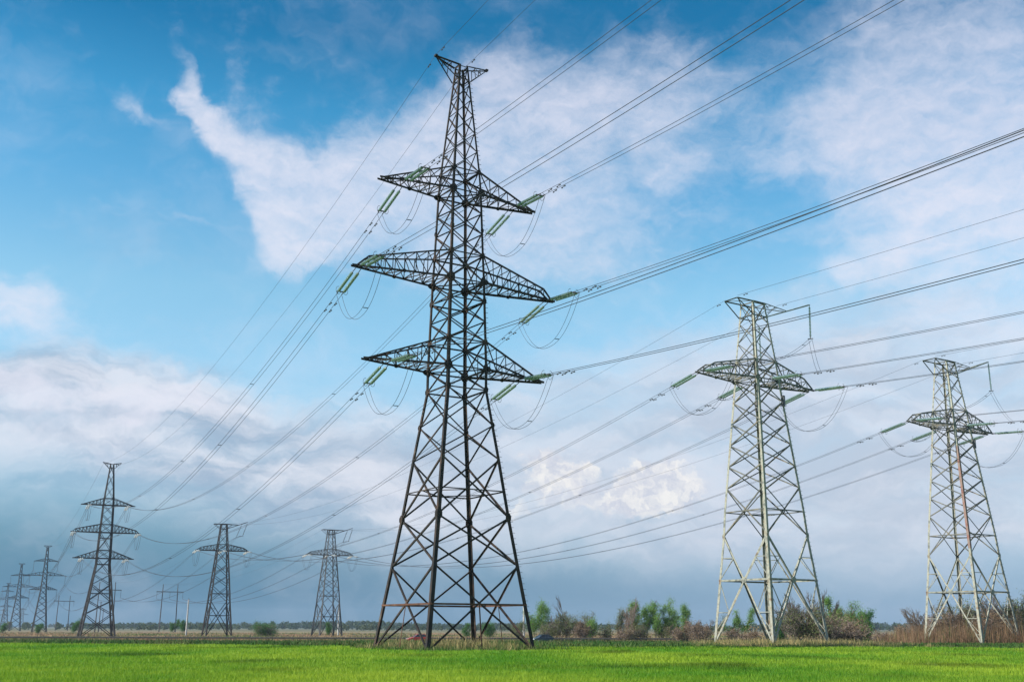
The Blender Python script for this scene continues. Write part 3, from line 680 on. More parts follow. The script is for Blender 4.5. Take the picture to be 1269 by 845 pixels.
# --- double circuit line: T1 towards the camera side, T1 -> L1, L1 -> SUS[0] -> ...
for lv, (zb, zt, tx, _, _) in A_ARM.items():
    for s in (-1, 1):
        at = A_ATT[lv] * s; nm = f'{LV[lv]} {SD[s]} crossarm'
        hw = .45 if lv != 'mid' else .28
        Pn = TW(T1, at, -hw, zb - .1); Pf = TW(T1, at, hw, zb - .1)
        Bn = PV(PREV1, at, 0, zb); sagn = 7.7
        hl = .55 if lv != 'mid' else .3
        Bf = TW(L1, at, -hl, zb - .1); sagf = 9.0
        dn = dir_at(Pn, Bn, sagn); df = dir_at(Pf, Bf, sagf)
        place_ins('near', Pn, dn, f'green glass string, {nm} of the big dark pylon, pulling towards the viewer', 'glass strings of the big dark pylon')
        place_ins('near', Pf, df, f'green glass string, {nm} of the big dark pylon, pulling into the distance', 'glass strings of the big dark pylon')
        E1 = Pf + df * INS_L; E2 = Pn + dn * INS_L
        line_span(E2, Bn, sagn, f'twin wires running upper right from the {nm} of the big dark pylon', 'near span of twin wires', r=.021, dampers=(1.6, 3.0), n=90)
        db = dir_at(Bf, E1, sagf); Ef = Bf + db * INS_L * .95
        line_span(E1, Ef, sagf * .96, f'twin wires running down left from the {nm} of the big dark pylon', 'twin wires between the big dark pylon and the left pylon', r=.021, r2=.034, dampers=(1.6, 3.0), spacers=5, n=90)
        jumper(E1, E2, 3.3, f'drooping twin jumper loop under the {nm} of the big dark pylon', 'jumper loops of the big dark pylon')
        place_ins('far', Bf, db, f'pale string facing the viewer, {nm} of the largest left hand pylon', 'strings of the largest left hand pylon')
        # onwards
        Pb = TW(L1, at, hl, zb - .1); k_ = ['low', 'mid', 'up'].index(lv); cz, _, cx = C_ARM[k_]
        Sb = TW(SUS[0], s * cx, 0, cz) + [0, 0, -4.3]
        d2 = dir_at(Pb, Sb, 9); place_ins('far', Pb, d2, f'pale string facing away, {nm} of the largest left hand pylon', 'strings of the largest left hand pylon')
        E3 = Pb + d2 * INS_L * .95
        line_span(E3, Sb, 9, f'far twin wires leaving the {nm} of the largest left hand pylon', 'far twin wires of the left row', r=.034, r2=.045, n=40)
        jumper(Ef, E3, 3.6, f'small jumper loop under the {nm} of the largest left hand pylon', 'jumper loops of the largest left hand pylon', r=.03)
        for i in range(3):
            Q = TW(SUS[i], s * cx, 0, cz)
            nn = ['nearest', 'second nearest', 'farthest'][i]
            place_ins('hfar', Q, (0, 0, -1), f'hanging string on the {nm} of the {nn} suspension pylon', 'hanging strings of the suspension pylons')
            if i < 2:
                Q2 = TW(SUS[i + 1], s * cx, 0, cz) + [0, 0, -4.3]
                line_span(Q + [0, 0, -4.3], Q2, 7, f'far twin wires from the {nm} of the {nn} suspension pylon onwards', 'far twin wires of the left row', r=.045, r2=.05, n=24)
for s, u in ((-1, -2.49), (1, .45)):
    A0 = TW(T1, u, 0, 49.1 if s < 0 else 48.8); Bn = PV(PREV1, u, 0, 48.6); Bf = TW(L1, 2.4 * s, 0, 48.7)
    line_span(A0, Bn, 3.9, f'{SD[s]} thin earth wire from the big dark pylon up out of the photo', 'earth wires', r=.016, pair=False, dampers=(1.5,), name='earth_wire', n=60)
    line_span(A0, Bf, 7.2, f'{SD[s]} thin earth wire from the big dark pylon down to the left pylon', 'earth wires', r=.014, r2=.02, pair=False, dampers=(1.5,), name='earth_wire', n=60)
    Bs = TW(SUS[0], 1.9 * s, 0, 42)
    line_span(Bf, Bs, 6, f'{SD[s]} far earth wire leaving the peak of the largest left hand pylon', 'earth wires', r=.02, pair=False, name='earth_wire', n=30)

# --- single circuit lines
def portal(loc, rz, h, label, thick=1):
    root = empty('portal_pole', loc, rz, label, 'pole', 'timber portal poles beyond the road')
    for s in (-1, 1):
        mb = MB(); mb.tube([(s * 4.3, 0, -.5), (s * 3.9, 0, h)], [.28 * thick, .17 * thick], 8); mb.build('pole_shaft', M['dark_wood'], root)
    mb = MB(); mb.box((-7.2, 0, h * .84), (7.2, 0, h * .84), .3 * thick, .34 * thick); mb.build('crossbeam', M['dark_wood'], root)
    for x in (-6.9, 0, 6.9):
        mb = MB(); v, f = lathe([(-a, b) for a, b in disc_profile(0, 3.6, 8, .16)][::-1], 6); v = [(x + q[1], q[2], h * .84 - .2 + q[0]) for q in v]; mb.add(v, f)
        mb.build('hanging_string', M['fitting'], root)
    return root
H1 = portal((-188, 620, -1), R(24), 25.5, 'dark timber portal pole with hanging strings right of the largest left hand pylon', 1.15)
H2 = portal((-212, 590, -1), R(24), 25.5, 'dark timber portal pole seen through the legs of the largest left hand pylon', 1.1)
H3 = portal((-337, 850, -1), R(24), 25.5, 'smaller timber portal pole between suspension pylon and largest left pylon', 1.3)
NAMES = {-1: 'left', 0: 'centre', 1: 'right'}
LN = {id(T2): 'nearer pale pylon', id(T3): 'far right pylon', id(P1): 'distant dark one-arm pylon', id(P2): 'distant grey one-arm pylon'}
for (T, Q, Hn, prev) in ((T2, P1, H2, (np.array([179.4, -145.8, 0.]), R(32))), (T3, P2, H1, (np.array([209., -121., 0.]), R(32)))):
    tn = LN[id(T)]; qn = LN[id(Q)]
    for s in (-1, 0, 1):
        u = 8.05 * s; v = .25 if s else B_LV[5][1]
        Pn = TW(T, u, -v, 26.3); Pf = TW(T, u, v, 26.3); Bn = PV(prev, 8.3 * s, 0, 26.3); Bf = TW(Q, u, -v, 26.3)
        sn, sf = 6.0, 8.5
        dn = dir_at(Pn, Bn, sn); df = dir_at(Pf, Bf, sf); db = dir_at(Bf, Pf, sf)
        ph = f'{NAMES[s]} phase'
        place_ins('near', Pn, dn, f'green glass string pulling to the right on the {ph} of the {tn}', 'glass strings of the right hand pylons')
        place_ins('near', Pf, df, f'green glass string pulling down left on the {ph} of the {tn}', 'glass strings of the right hand pylons')
        E1 = Pf + df * INS_L; E2 = Pn + dn * INS_L; Ef = Bf + db * INS_L * .95
        line_span(E2, Bn, sn, f'twin wires leaving to the right edge from the {ph} of the {tn}', 'twin wires at the right edge', r=.020, dampers=(1.8, 3.4), n=90)
        line_span(E1, Ef, sf, f'twin wires sweeping down left from the {ph} of the {tn}', 'twin wires sweeping left from the right hand pylons', r=.019, r2=.032, dampers=(1.8, 3.4), n=90, spacers=4)
        place_ins('far', Bf, db, f'small pale string facing the viewer on the {ph} of the {qn}', 'strings of the distant single arm pylons')
        Pb = TW(Q, u, v, 26.3); hx = 6.9 * s; Bh = TW(Hn, hx, 0, 25.5 * .84 - 3.9)
        d2 = dir_at(Pb, Bh, 7); place_ins('far', Pb, d2, f'small pale string facing away on the {ph} of the {qn}', 'strings of the distant single arm pylons')
        E3 = Pb + d2 * INS_L * .95
        line_span(E3, Bh, 7, f'far twin wires sinking left from the {ph} of the {qn}', 'far twin wires beyond the single arm pylons', r=.032, r2=.045, n=40)
        if s:
            jumper(E1, E2, 3.7, f'drooping jumper loop under the {NAMES[s]} arm tip of the {tn}', 'jumper loops of the right hand pylons')
            jumper(Ef, E3, 4.2, f'small jumper loop under the {NAMES[s]} arm tip of the {qn}', 'jumper loops of the distant pylons', r=.03)
        else:
            tip = TW(T, *JB_TIP); vb = TW(T, 6.4, -2.0, 31.4)
            place_ins('hang', tip, vb - tip, f'glass string hanging from the top bracket of the {tn}', 'hanging jumper strings')
            vb = tip + (vb - tip) / np.linalg.norm(vb - tip) * 4.25
            E1b = TW(T, 2.2, 1.8, 28.3); t2_ = TW(T, 2.2, 1.3, 33.1)
            place_ins('hang', t2_, (0, 0, -1), f'glass string hanging inside behind the right legs of the {tn}', 'hanging jumper strings')
            jumper(E2 + (Bn - E2) / np.linalg.norm(Bn - E2) * 2.0 - [0, 0, .2], t2_ - [0, 0, 4.25], .55, f'jumper cable rising over the top string of the {tn}', 'jumper loops of the right hand pylons', via=vb)
            jumper(t2_ - [0, 0, 4.25], E1, 1.2, f'jumper cable dropping behind the body of the {tn}', 'jumper loops of the right hand pylons')
            for i_, uu in enumerate((7.2, 5.4)):
                a_ = TW(Q, uu, -1.4, 35.3 - (.5 if i_ else 0)); c_ = TW(Q, uu - 1.3, -1.4, 31.2)
                place_ins('hfar', a_, c_ - a_, f'{("outer", "inner")[i_]} slanting string under the top bracket of the {qn}', 'hanging jumper strings')
            jumper(Ef, E3, -1.4, f'small jumper cable over the top strings of the {qn}', 'jumper loops of the distant pylons', r=.03, via=TW(Q, 6.0, -1.4, 31.0))
    for s, (u, v), fu in ((-1, (-3.1, -.85), (-3.1, -.85)), (1, (3.1, -.5), (3.1, -.4))):
        A0 = TW(T, u, v, 34.9); A1 = TW(T, u, -v if s < 0 else v, 34.8)
        line_span(A0, PV(prev, 3 * s, 0, 34.7), 3.8, f'{SD[s]} thin earth wire going right from the top of the {tn}', 'earth wires', r=.015, pair=False, dampers=(1.2,), name='earth_wire', n=60)
        Bq = TW(Q, fu[0], fu[1], 34.8)
        line_span(A1, Bq, 6.5, f'{SD[s]} thin earth wire sweeping down left from the top of the {tn}', 'earth wires', r=.013, r2=.018, pair=False, dampers=(1.2,), name='earth_wire', n=60)
        line_span(Bq, TW(Hn, 3.9 * s, 0, 25.4), 5, f'{SD[s]} far earth wire leaving the top of the {qn}', 'earth wires', r=.02, pair=False, name='earth_wire', n=30)
# concrete poles
for (px_x, y, h, l) in ((-104.5, 365, 11.3, 'pale concrete pole standing left of the distant dark one-arm pylon'), (-59.8, 392, 11, 'pale concrete pole standing right of the distant grey one-arm pylon'), (3.3, 300, 8.2, 'thin grey pole seen beside the green tree behind the big dark pylon')):
    t_ = empty('concrete_pole', (px_x, y, -1), 0, l, 'pole', 'concrete poles beyond the road')
    mb = MB(); mb.tube([(0, 0, -.4), (0, 0, h)], [.30, .20], 8); mb.build('pole_shaft', M['concrete'], t_)
    mb = MB(); mb.tube([(0, 0, h - .4), (0, 0, h + .35)], .07, 6); mb.tube([(0, 0, h), (.3, 0, h + .1)], .05, 5); mb.build('insulator_pin', M['fitting'], t_)
for (x, y, h) in ((-240, 660, 17), (-296, 820, 15)):
    t_ = empty('timber_pole', (x, y, -1), 0, 'slim dark pole just right of the nearest suspension pylon' if y > 700 else 'slim dark pole left of the largest left hand pylon', 'pole', 'slim timber poles')
    mb = MB(); mb.tube([(0, 0, -.4), (0, 0, h)], [.3, .2], 8); mb.build('pole_shaft', M['dark_wood'], t_)
    mb = MB(); mb.box((-.9, 0, h - .6), (.9, 0, h - .6), .2); mb.build('crossbar', M['dark_wood'], t_)

# ------------------------------------------------------------------ crash barrier and cars on the road
def guardrail(x0, x1):
    root = empty('crash_barrier', (0, 219, -1), 0, 'long low dark crash barrier along the far side of the road', 'barrier')
    mb = MB(); prof = [(-.03, -.16), (.05, -.1), (.05, -.05), (-.02, 0), (.05, .05), (.05, .1), (-.03, .16), (-.05, .16), (-.05, -.16)]
    mb.prism(prof, np.array([x0, 0, .66]), np.array([x1, 0, .66]), np.array([0, -1., 0]), np.array([0, 0, 1.])); mb.build('rail', M['dark_wood'], root)
    mb = MB()
    for x in np.arange(x0, x1, 4.0): mb.box((x, .12, -.3), (x, .12, .8), .14)
    tag(mb.build('rail_posts', M['dark_wood'], root), kind='stuff')
guardrail(-330, 330)
def car(loc, rz, paint, label):
    root = empty('parked_car', loc, rz, label, 'car')
    root.name = 'moving_car'
    P_ = noisy('car_paint', [(.3, paint), (.7, tuple(c * 1.15 for c in paint))], .6, 3, .28, .2)
    if 'gl' not in M: M['gl'] = noisy('tinted_car_glass', [(.3, (.02, .025, .03)), (.7, (.04, .045, .05))], .5, 2, .06); M['tyre'] = noisy('tyre_rubber', [(.3, (.02, .02, .02)), (.7, (.04, .04, .04))], 4, 3, .9); M['rim'] = noisy('alloy_rim', [(.3, (.4, .4, .42)), (.7, (.6, .6, .6))], 4, 2, .35, .7); M['lampg'] = noisy('headlamp_glass', [(.3, (.75, .76, .74)), (.7, (.9, .9, .88))], 2, 2, .1)
    # side outline (x forward = -x), lofted across the width with tumblehome
    low = [(-2.05, .32), (-2.12, .52), (-2.02, .72), (-1.3, .88), (-.95, .93), (1.55, .98), (2.0, .95), (2.1, .62), (2.05, .32)]
    V = []; F = []; n = len(low)
    for (yy, k_) in ((-.84, .93), (-.80, 1), (.80, 1), (.84, .93)):
        for (x, z) in low: V.append((x * (1 if abs(yy) < .82 else .985), yy, .3 + (z - .3) * k_))
    for r_ in range(3):
        for i in range(n): F.append((r_ * n + i, r_ * n + (i + 1) % n, (r_ + 1) * n + (i + 1) % n, (r_ + 1) * n + i))
    F += [tuple(range(n))[::-1], tuple(range(3 * n, 4 * n))]
    mb = MB(); mb.add(V, F); body = mb.build('body', P_, root)
    bv = body.modifiers.new('bevel', 'BEVEL'); bv.width = .05; bv.segments = 2
    top = [(-1.0, .92), (-.35, 1.38), (.1, 1.45), (1.0, 1.43), (1.75, 1.0)]
    V = []; F = []; n = len(top)
    for s in (-1, 1):
        for (x, z) in top: V.append((x, s * (.80 - (z - .92) * .34), z))
    for i in range(n): F.append((i, (i + 1) % n, n + (i + 1) % n, n + i))
    F += [tuple(range(n))[::-1], tuple(range(n, 2 * n))]
    mb = MB(); mb.add(V, F); cab = mb.build('cabin', M['gl'], root)
    mb = MB(); mb.box((-.38, 0, 1.44), (1.1, 0, 1.46), 1.26, .05); 
    for s in (-1, 1):
        mb.box((-1.0, s * .80, .94), (-.33, s * .655, 1.40), .06); mb.box((.38, s * .80, .94), (.38, s * .64, 1.43), .07); mb.box((1.75, s * .77, 1.0), (1.08, s * .65, 1.42), .09)
    mb.build('roof', P_, root)
    for (x, s) in ((-1.3, -1), (-1.3, 1), (1.3, -1), (1.3, 1)):
        v, f = lathe([(-.1, .22), (-.1, .31), (.1, .31), (.1, .22)], 18); mb = MB(); mb.add([(x + q[1], s * .76 + q[0], .31 + q[2]) for q in v], f); wl = mb.build('wheel', M['tyre'], root)
        v, f = lathe([(-.11, .02), (-.11, .19), (.11, .19), (.11, .02)], 12); mb = MB(); mb.add([(x + q[1], s * .765 + q[0], .31 + q[2]) for q in v], f); mb.build('rim', M['rim'], wl)
    for s in (-1, 1):
        mb = MB(); mb.box((-2.07, s * .45, .66), (-2.07, s * .78, .66), .14, .14, up=(0, 0, 1)); mb.build('headlight', M['lampg'], root)
        mb = MB(); mb.box((2.06, s * .5, .78), (2.06, s * .78, .78), .1, .16); mb.build('tail_light', P_, root)
    mb = MB(); mb.box((-2.12, -.5, .42), (-2.12, .5, .42), .06, .14); mb.build('grille', M['tyre'], root)
    return root
def ray_x(px, y, z=0): return (px - 634.5) / 1360 * (y * math.cos(R(14.64)) + (z - 1.6) * math.sin(R(14.64)))
car((ray_x(519, 210), 210.6, -1), R(18), (.42, .03, .03), 'red car on the road, partly hidden by the left legs of the big dark pylon')
car((ray_x(672.5, 210), 210.2, -1), R(28), (.035, .055, .075), 'dark blue grey car on the road just right of the big dark pylon')

# ------------------------------------------------------------------ crop, verge growth, weeds
def blades(name, n, yfun, xfun, hfun, wfun, tones, lean, mat, label, cat=None, kind='stuff', zoff=0):
    y = yfun(n); x = xfun(n, y); z = gz(x, y) + zoff
    h = hfun(x, y, n); wd = wfun(x, y, n)
    a = rng.uniform(0, 2 * math.pi, n); u = np.stack([np.cos(a), np.sin(a), 0 * a], -1) * (wd / 2)[:, None]
    b0 = np.stack([x, y, z], -1); ln = rng.normal(0, lean, (n, 2)) * h[:, None]
    tip = b0 + np.stack([ln[:, 0], ln[:, 1], h], -1)
    V = np.stack([b0 - u, b0 + u, tip], 1).reshape(-1, 3); F = np.arange(3 * n).reshape(n, 3)
    o = big_mesh(name, V, F, M[mat], col=tones(x, y, n))
    return tag(o, label, cat, kind=kind)
def pnoise(x, y, sc, seed):
    """cheap smooth noise from rotated sines"""
    r_ = np.random.default_rng(seed); v = np.zeros_like(x)
    for i in range(9):
        a = r_.uniform(0, 6.28); k = r_.uniform(.5, 1.8) / sc; v += np.sin((x * math.cos(a) + y * math.sin(a)) * k * 6.28 + r_.uniform(0, 6.28) + 1.2 * np.sin((x * math.sin(a) - y * math.cos(a)) * k * 4))
    return v / 3
MOUNDS = [(T1.location.x, T1.location.y, R(31.5), 5.9), (T2.location.x + 1, T2.location.y - 3.2, R(6), 10.2), (T3.location.x + 4, T3.location.y, R(10), 9.5)]
def field_edge(x): return np.interp(x, [-80, -50, -22, -13, 8, 30, 42, 50, 80], [114, 112, 101, 95, 97, 99, 96, 91, 90]) + 1.0 * pnoise(x, x * 0, 30, 4) + .5 * pnoise(x, x * 0, 6, 14)
def in_mound(x, y, grow=0):
    m = np.zeros(len(x), bool)
    for (mx, my, th, hw) in MOUNDS:
        dx, dy = x - mx, y - my; u = dx * math.cos(th) + dy * math.sin(th); v = -dx * math.sin(th) + dy * math.cos(th)
        e = (hw + grow) * (1 + .10 * np.sin(u * 1.3 + 1) + .08 * np.sin(v * 1.7))
        m |= (np.abs(u) ** 4 + np.abs(v) ** 4) < e ** 4
    return m
def mixc(a, b, t): return np.asarray(a)[None] * (1 - t[:, None]) + np.asarray(b)[None] * t[:, None]
def crop_tone(x, y, n):
    t = np.clip(0.47 + .27 * pnoise(x, y * .55, 16, 3) + .18 * pnoise(x, y, 3.2, 5) + rng.normal(0, .11, n), 0, 1)
    c = mixc((.09, .25, .012), (.32, .43, .03), t)
    dk = np.clip(pnoise(x, y * .5, 11, 8) * .5 - .25, 0, .5); return c * (1 - dk)[:, None]
def crop():
    N_ = 620000
    def yf(n): u = rng.uniform(0, 1, n); return 1 / (1 / 24 + u * (1 / 122.0 - 1 / 24))       # denser close by
    def xf(n, y): return rng.uniform(-1, 1, n) * (.56 * y + 7)
    y = yf(N_ * 1); x = xf(N_, y)
    edge = field_edge(x)
    k = ~in_mound(x, y, .3) & (y < edge); x, y = x[k], y[k]; n = len(x)
    gh = 1 + .16 * pnoise(x, y, 9, 2) + .1 * pnoise(x, y, 2.5, 6)
    return blades('wheat_crop', n, lambda q: y, lambda q, w_: x, lambda a, b, q: rng.uniform(.13, .22, q) * gh, lambda a, b, q: np.clip(.00075 * b, .025, .12) * rng.uniform(.8, 1.6, q), crop_tone, .28, 'leaf', 'bright green young wheat covering the flat field', 'crop')
crop()
def weeds_patch(name, mx, my, th, hw, n, label, dry=.5, hmax=.8, ring=True):
    u = rng.uniform(-1, 1, n) * hw * 1.22; v = rng.uniform(-1, 1, n) * hw * 1.22
    x = mx + u * math.cos(th) - v * math.sin(th); y = my + u * math.sin(th) + v * math.cos(th)
    k = in_mound(x, y, .9); x, y = x[k], y[k]; u, v = u[k], v[k]; n = len(x)
    cl = pnoise(x, y, 2.2, int(hw * 100)); e = (np.maximum(np.abs(u), np.abs(v)) / hw)
    def tn(x, y, n):
        t = np.clip(dry + .55 * cl - .5 * (e > .75) + rng.normal(0, .16, n), 0, 1)
        c = mixc((.05, .11, .02), (.36, .28, .13), t); ye = (rng.uniform(0, 1, n) < .05) & (cl < -.2); c[ye] = (.45, .42, .05); return c
    return blades(name, n, lambda q: y, lambda q, w_: x, lambda a, b, q: (.12 + hmax * rng.uniform(0, 1, q) ** 2) * (1 + .35 * cl) * np.where(e > .75, .55, 1), lambda a, b, q: rng.uniform(.03, .09, q), tn, .3, 'dry', label, 'weeds')
weeds_patch('weed_patch', MOUNDS[0][0], MOUNDS[0][1], MOUNDS[0][2], MOUNDS[0][3], 26000, 'rough dry grass and green weeds between the feet of the big dark pylon', .38, .7)
weeds_patch('weed_patch', MOUNDS[1][0], MOUNDS[1][1], MOUNDS[1][2], MOUNDS[1][3], 60000, 'straw coloured grass and green weeds on the mound of the nearer pale pylon', .45, .5)
def verge():
    n = 230000
    def tn(x, y, n):
        p = pnoise(x, y * 2, 14, 21); t = np.clip(.12 + .32 * p + rng.normal(0, .12, n), 0, 1)
        return mixc((.03, .095, .014), (.22, .18, .075), t)
    def hf(x, y, n): return (.14 + .42 * rng.uniform(0, 1, n) ** 1.3) * (1 + .5 * np.clip(pnoise(x, y, 7, 22), -1, 1)) * np.where(y > 160, 1.15, .62)
    yy = rng.uniform(88, 206, n); xx = rng.uniform(-1, 1, n) * (.54 * yy + 10); k = (yy > field_edge(xx) - .4) & ~in_mound(xx, yy); xx, yy = xx[k], yy[k]; n = len(xx)
    return blades('verge_growth', n, lambda q: yy, lambda q, y: xx, hf, lambda x, y, q: rng.uniform(.08, .2, q), tn, .4, 'dry', 'dark green weeds and dry grass between the wheat and the road', 'weeds')
verge()
def far_grass():
    n = 70000
    def tn(x, y, n):
        p = pnoise(x, y * .8, 60, 31); t = np.clip(.58 + .4 * p + rng.normal(0, .15, n), 0, 1); return mixc((.07, .14, .03), (.33, .20, .12), t)
    return blades('dry_grass', n, lambda q: 221 + 320 * rng.uniform(0, 1, q) ** 1.6, lambda q, y: rng.uniform(-1, 1, q) * (.54 * y + 10), lambda x, y, n: rng.uniform(.15, .55, n), lambda x, y, q: rng.uniform(.15, .45, q), tn, .3, 'dry', 'brown dry grassland beyond the road', 'dry grass')
far_grass()

# ------------------------------------------------------------------ trees and shrubs
def grow(h, r0, levels=3, spread=.6, nb=5, seed=0, up=.35, first=.25, crook=.12):
    r_ = random.Random(seed); segs = []; tips = []
    def br(p, d, L, r, lv):
        n = 5; pts = [p.copy()]; q = p.copy(); dd = d.copy()
        for i in range(n):
            dd = dd + Vector((r_.gauss(0, crook), r_.gauss(0, crook), r_.gauss(0, crook * .5) + up * .1)); dd.normalize(); q = q + dd * (L / n); pts.append(q.copy())
        segs.append((lv, [tuple(a) for a in pts], r, r * .35 if lv < levels else r * .2))
        for a in pts[2:]: 
            if lv >= levels - 1: tips.append((a, lv))
        if lv < levels:
            for i in range(nb if lv else nb + 3):
                t = first + (1 - first) * (i + r_.random()) / (nb + 3 if not lv else nb); k = min(n - 1, int(t * n)); a = pts[k].lerp(pts[k + 1], t * n - k if t * n - k < 1 else 1)
                ang = r_.uniform(0, 6.283); ax = Vector((math.cos(ang), math.sin(ang), 0)); nd = (dd * (1 - spread) + ax * spread + Vector((0, 0, up))).normalized()
                br(a, nd, L * r_.uniform(.38, .62) * (1 - .45 * t if lv == 0 else 1), r * (.5 - .2 * t), lv + 1)
    br(Vector((0, 0, -.15)), Vector((0, 0, 1)), h, r0, 0)
    return segs, tips
def tree(px, y, h, wd, kind, seed, label, cat='tree', group='trees and shrubs along the road', nstems=1):
    h *= 1.08; wd *= 1.22; nstems = max(2, nstems) if kind in ('green', 'dark') else nstems
    """kind: green | olive | bare | pinkbare | brownbush"""
    x = ray_x(px, y); z = float(gz(x, y)); root = empty('leafy_tree' if kind in ('green', 'dark') else 'bare_tree' if 'bare' in kind else 'shrub', (x, y, z), 0, label, cat, group)
    bark = M['pale_bark'] if kind in ('pinkbare', 'brownbush') else M['bark']
    rs = random.Random(seed); mbt = MB(); mbl = MB(); leaves = []
    for st in range(nstems):
        sp = {'green': .72, 'dark': .75, 'olive': .62, 'bare': .5, 'pinkbare': .38, 'brownbush': .6}[kind]
        hh = h * (1 if st == 0 else rs.uniform(.6, .98)); segs, tips = grow(hh * .92, .035 * hh ** .75 * (.55 if nstems > 1 else 1), 3, sp, 5, seed * 31 + st, first=.12 if nstems == 1 else .2, up=.12 if kind in ('green', 'dark') else .3, crook=.2 if kind in ('green', 'dark') else .14)
        os_ = wd * (.17 if nstems > 3 else .08); off = Vector((rs.gauss(0, os_), rs.gauss(0, os_), 0)) if nstems > 1 else Vector((0, 0, 0)); tilt = Vector((rs.gauss(0, .2), rs.gauss(0, .2))) if nstems > 1 else Vector((0, 0))
        ext = max(.1, max(math.hypot(t[0].x, t[0].y) for t in tips)); top_ = max(t[0].z for t in tips); k = (wd / 2) / ext if nstems == 1 else (wd / 2.6) / ext; k = min(k, 1.6); kz = hh / top_
        def tf(p): return (p[0] * k + off.x + tilt.x * p[2], p[1] * k + off.y + tilt.y * p[2], p[2] * kz)
        for lv, pts, r, r2 in segs:
            P = [tf(p) for p in pts]; (mbt if lv == 0 else mbl).tube(P, np.linspace(max(r, .018), max(r2, .012), len(P)), 5 if lv == 0 else 3, cap=False)
        leaves += [tf(t[0]) for t in tips]
    mbt.build('trunk', bark, root); mbl.build('limbs', bark, root)
    L = np.array(leaves)
    dens = {'green': 310, 'dark': 430, 'olive': 170, 'bare': 0, 'pinkbare': 40, 'brownbush': 170}[kind]
    if dens:
        lowz = h * (.16 if kind != 'brownbush' else .04); L = L[L[:, 2] > lowz]
        nc = int(np.clip(24 * wd * h / 8, 22, 150)); L = L[rng.integers(0, len(L), nc)]                 # clumps of leaves with gaps between
        pc = max(8, int(dens * wd * h / nc)); szs = rng.uniform(.5, 1.35, nc); rep = (pc * szs ** 2).astype(int) + 3
        cl = np.repeat(L, rep, 0); n = len(cl); cl = cl + rng.normal(0, 1, (n, 3)) * (np.repeat(szs, rep) * (.17 + .045 * wd))[:, None] * [1, 1, 1.15]
        cl[:, 2] = np.maximum(cl[:, 2], .1)
        # clump-wise tone
        base = {'green': ((.08, .20, .035), (.24, .38, .085)), 'dark': ((.03, .11, .02), (.09, .22, .035)), 'olive': ((.10, .15, .05), (.21, .22, .09)), 'pinkbare': ((.2, .15, .11), (.3, .24, .18)), 'brownbush': ((.12, .085, .055), (.24, .17, .10))}[kind]
        tt = np.repeat(rng.uniform(0, 1, len(L)), rep) * .6 + rng.uniform(0, .4, n); C = mixc(*base, tt)
        a = rng.normal(0, 1, (n, 3)); a /= np.linalg.norm(a, axis=1)[:, None]; b = rng.normal(0, 1, (n, 3)); b = np.cross(a, b); b /= np.linalg.norm(b, axis=1)[:, None]
        s = rng.uniform(.05, .11, n)[:, None] * (1 if kind != 'brownbush' else .8); el_ = 1.0 if kind != 'brownbush' else 2.2
        V = np.stack([cl - a * s * el_, cl + b * s * .6, cl + a * s * el_, cl - b * s * .6], 1).reshape(-1, 3)
        big_mesh('crown', V, np.arange(4 * n).reshape(n, 4), M['leaf' if kind != 'brownbush' else 'dry'], root, C)
    return root
YR = 196
def mp(px_, y=YR): return px_ * y / 1400
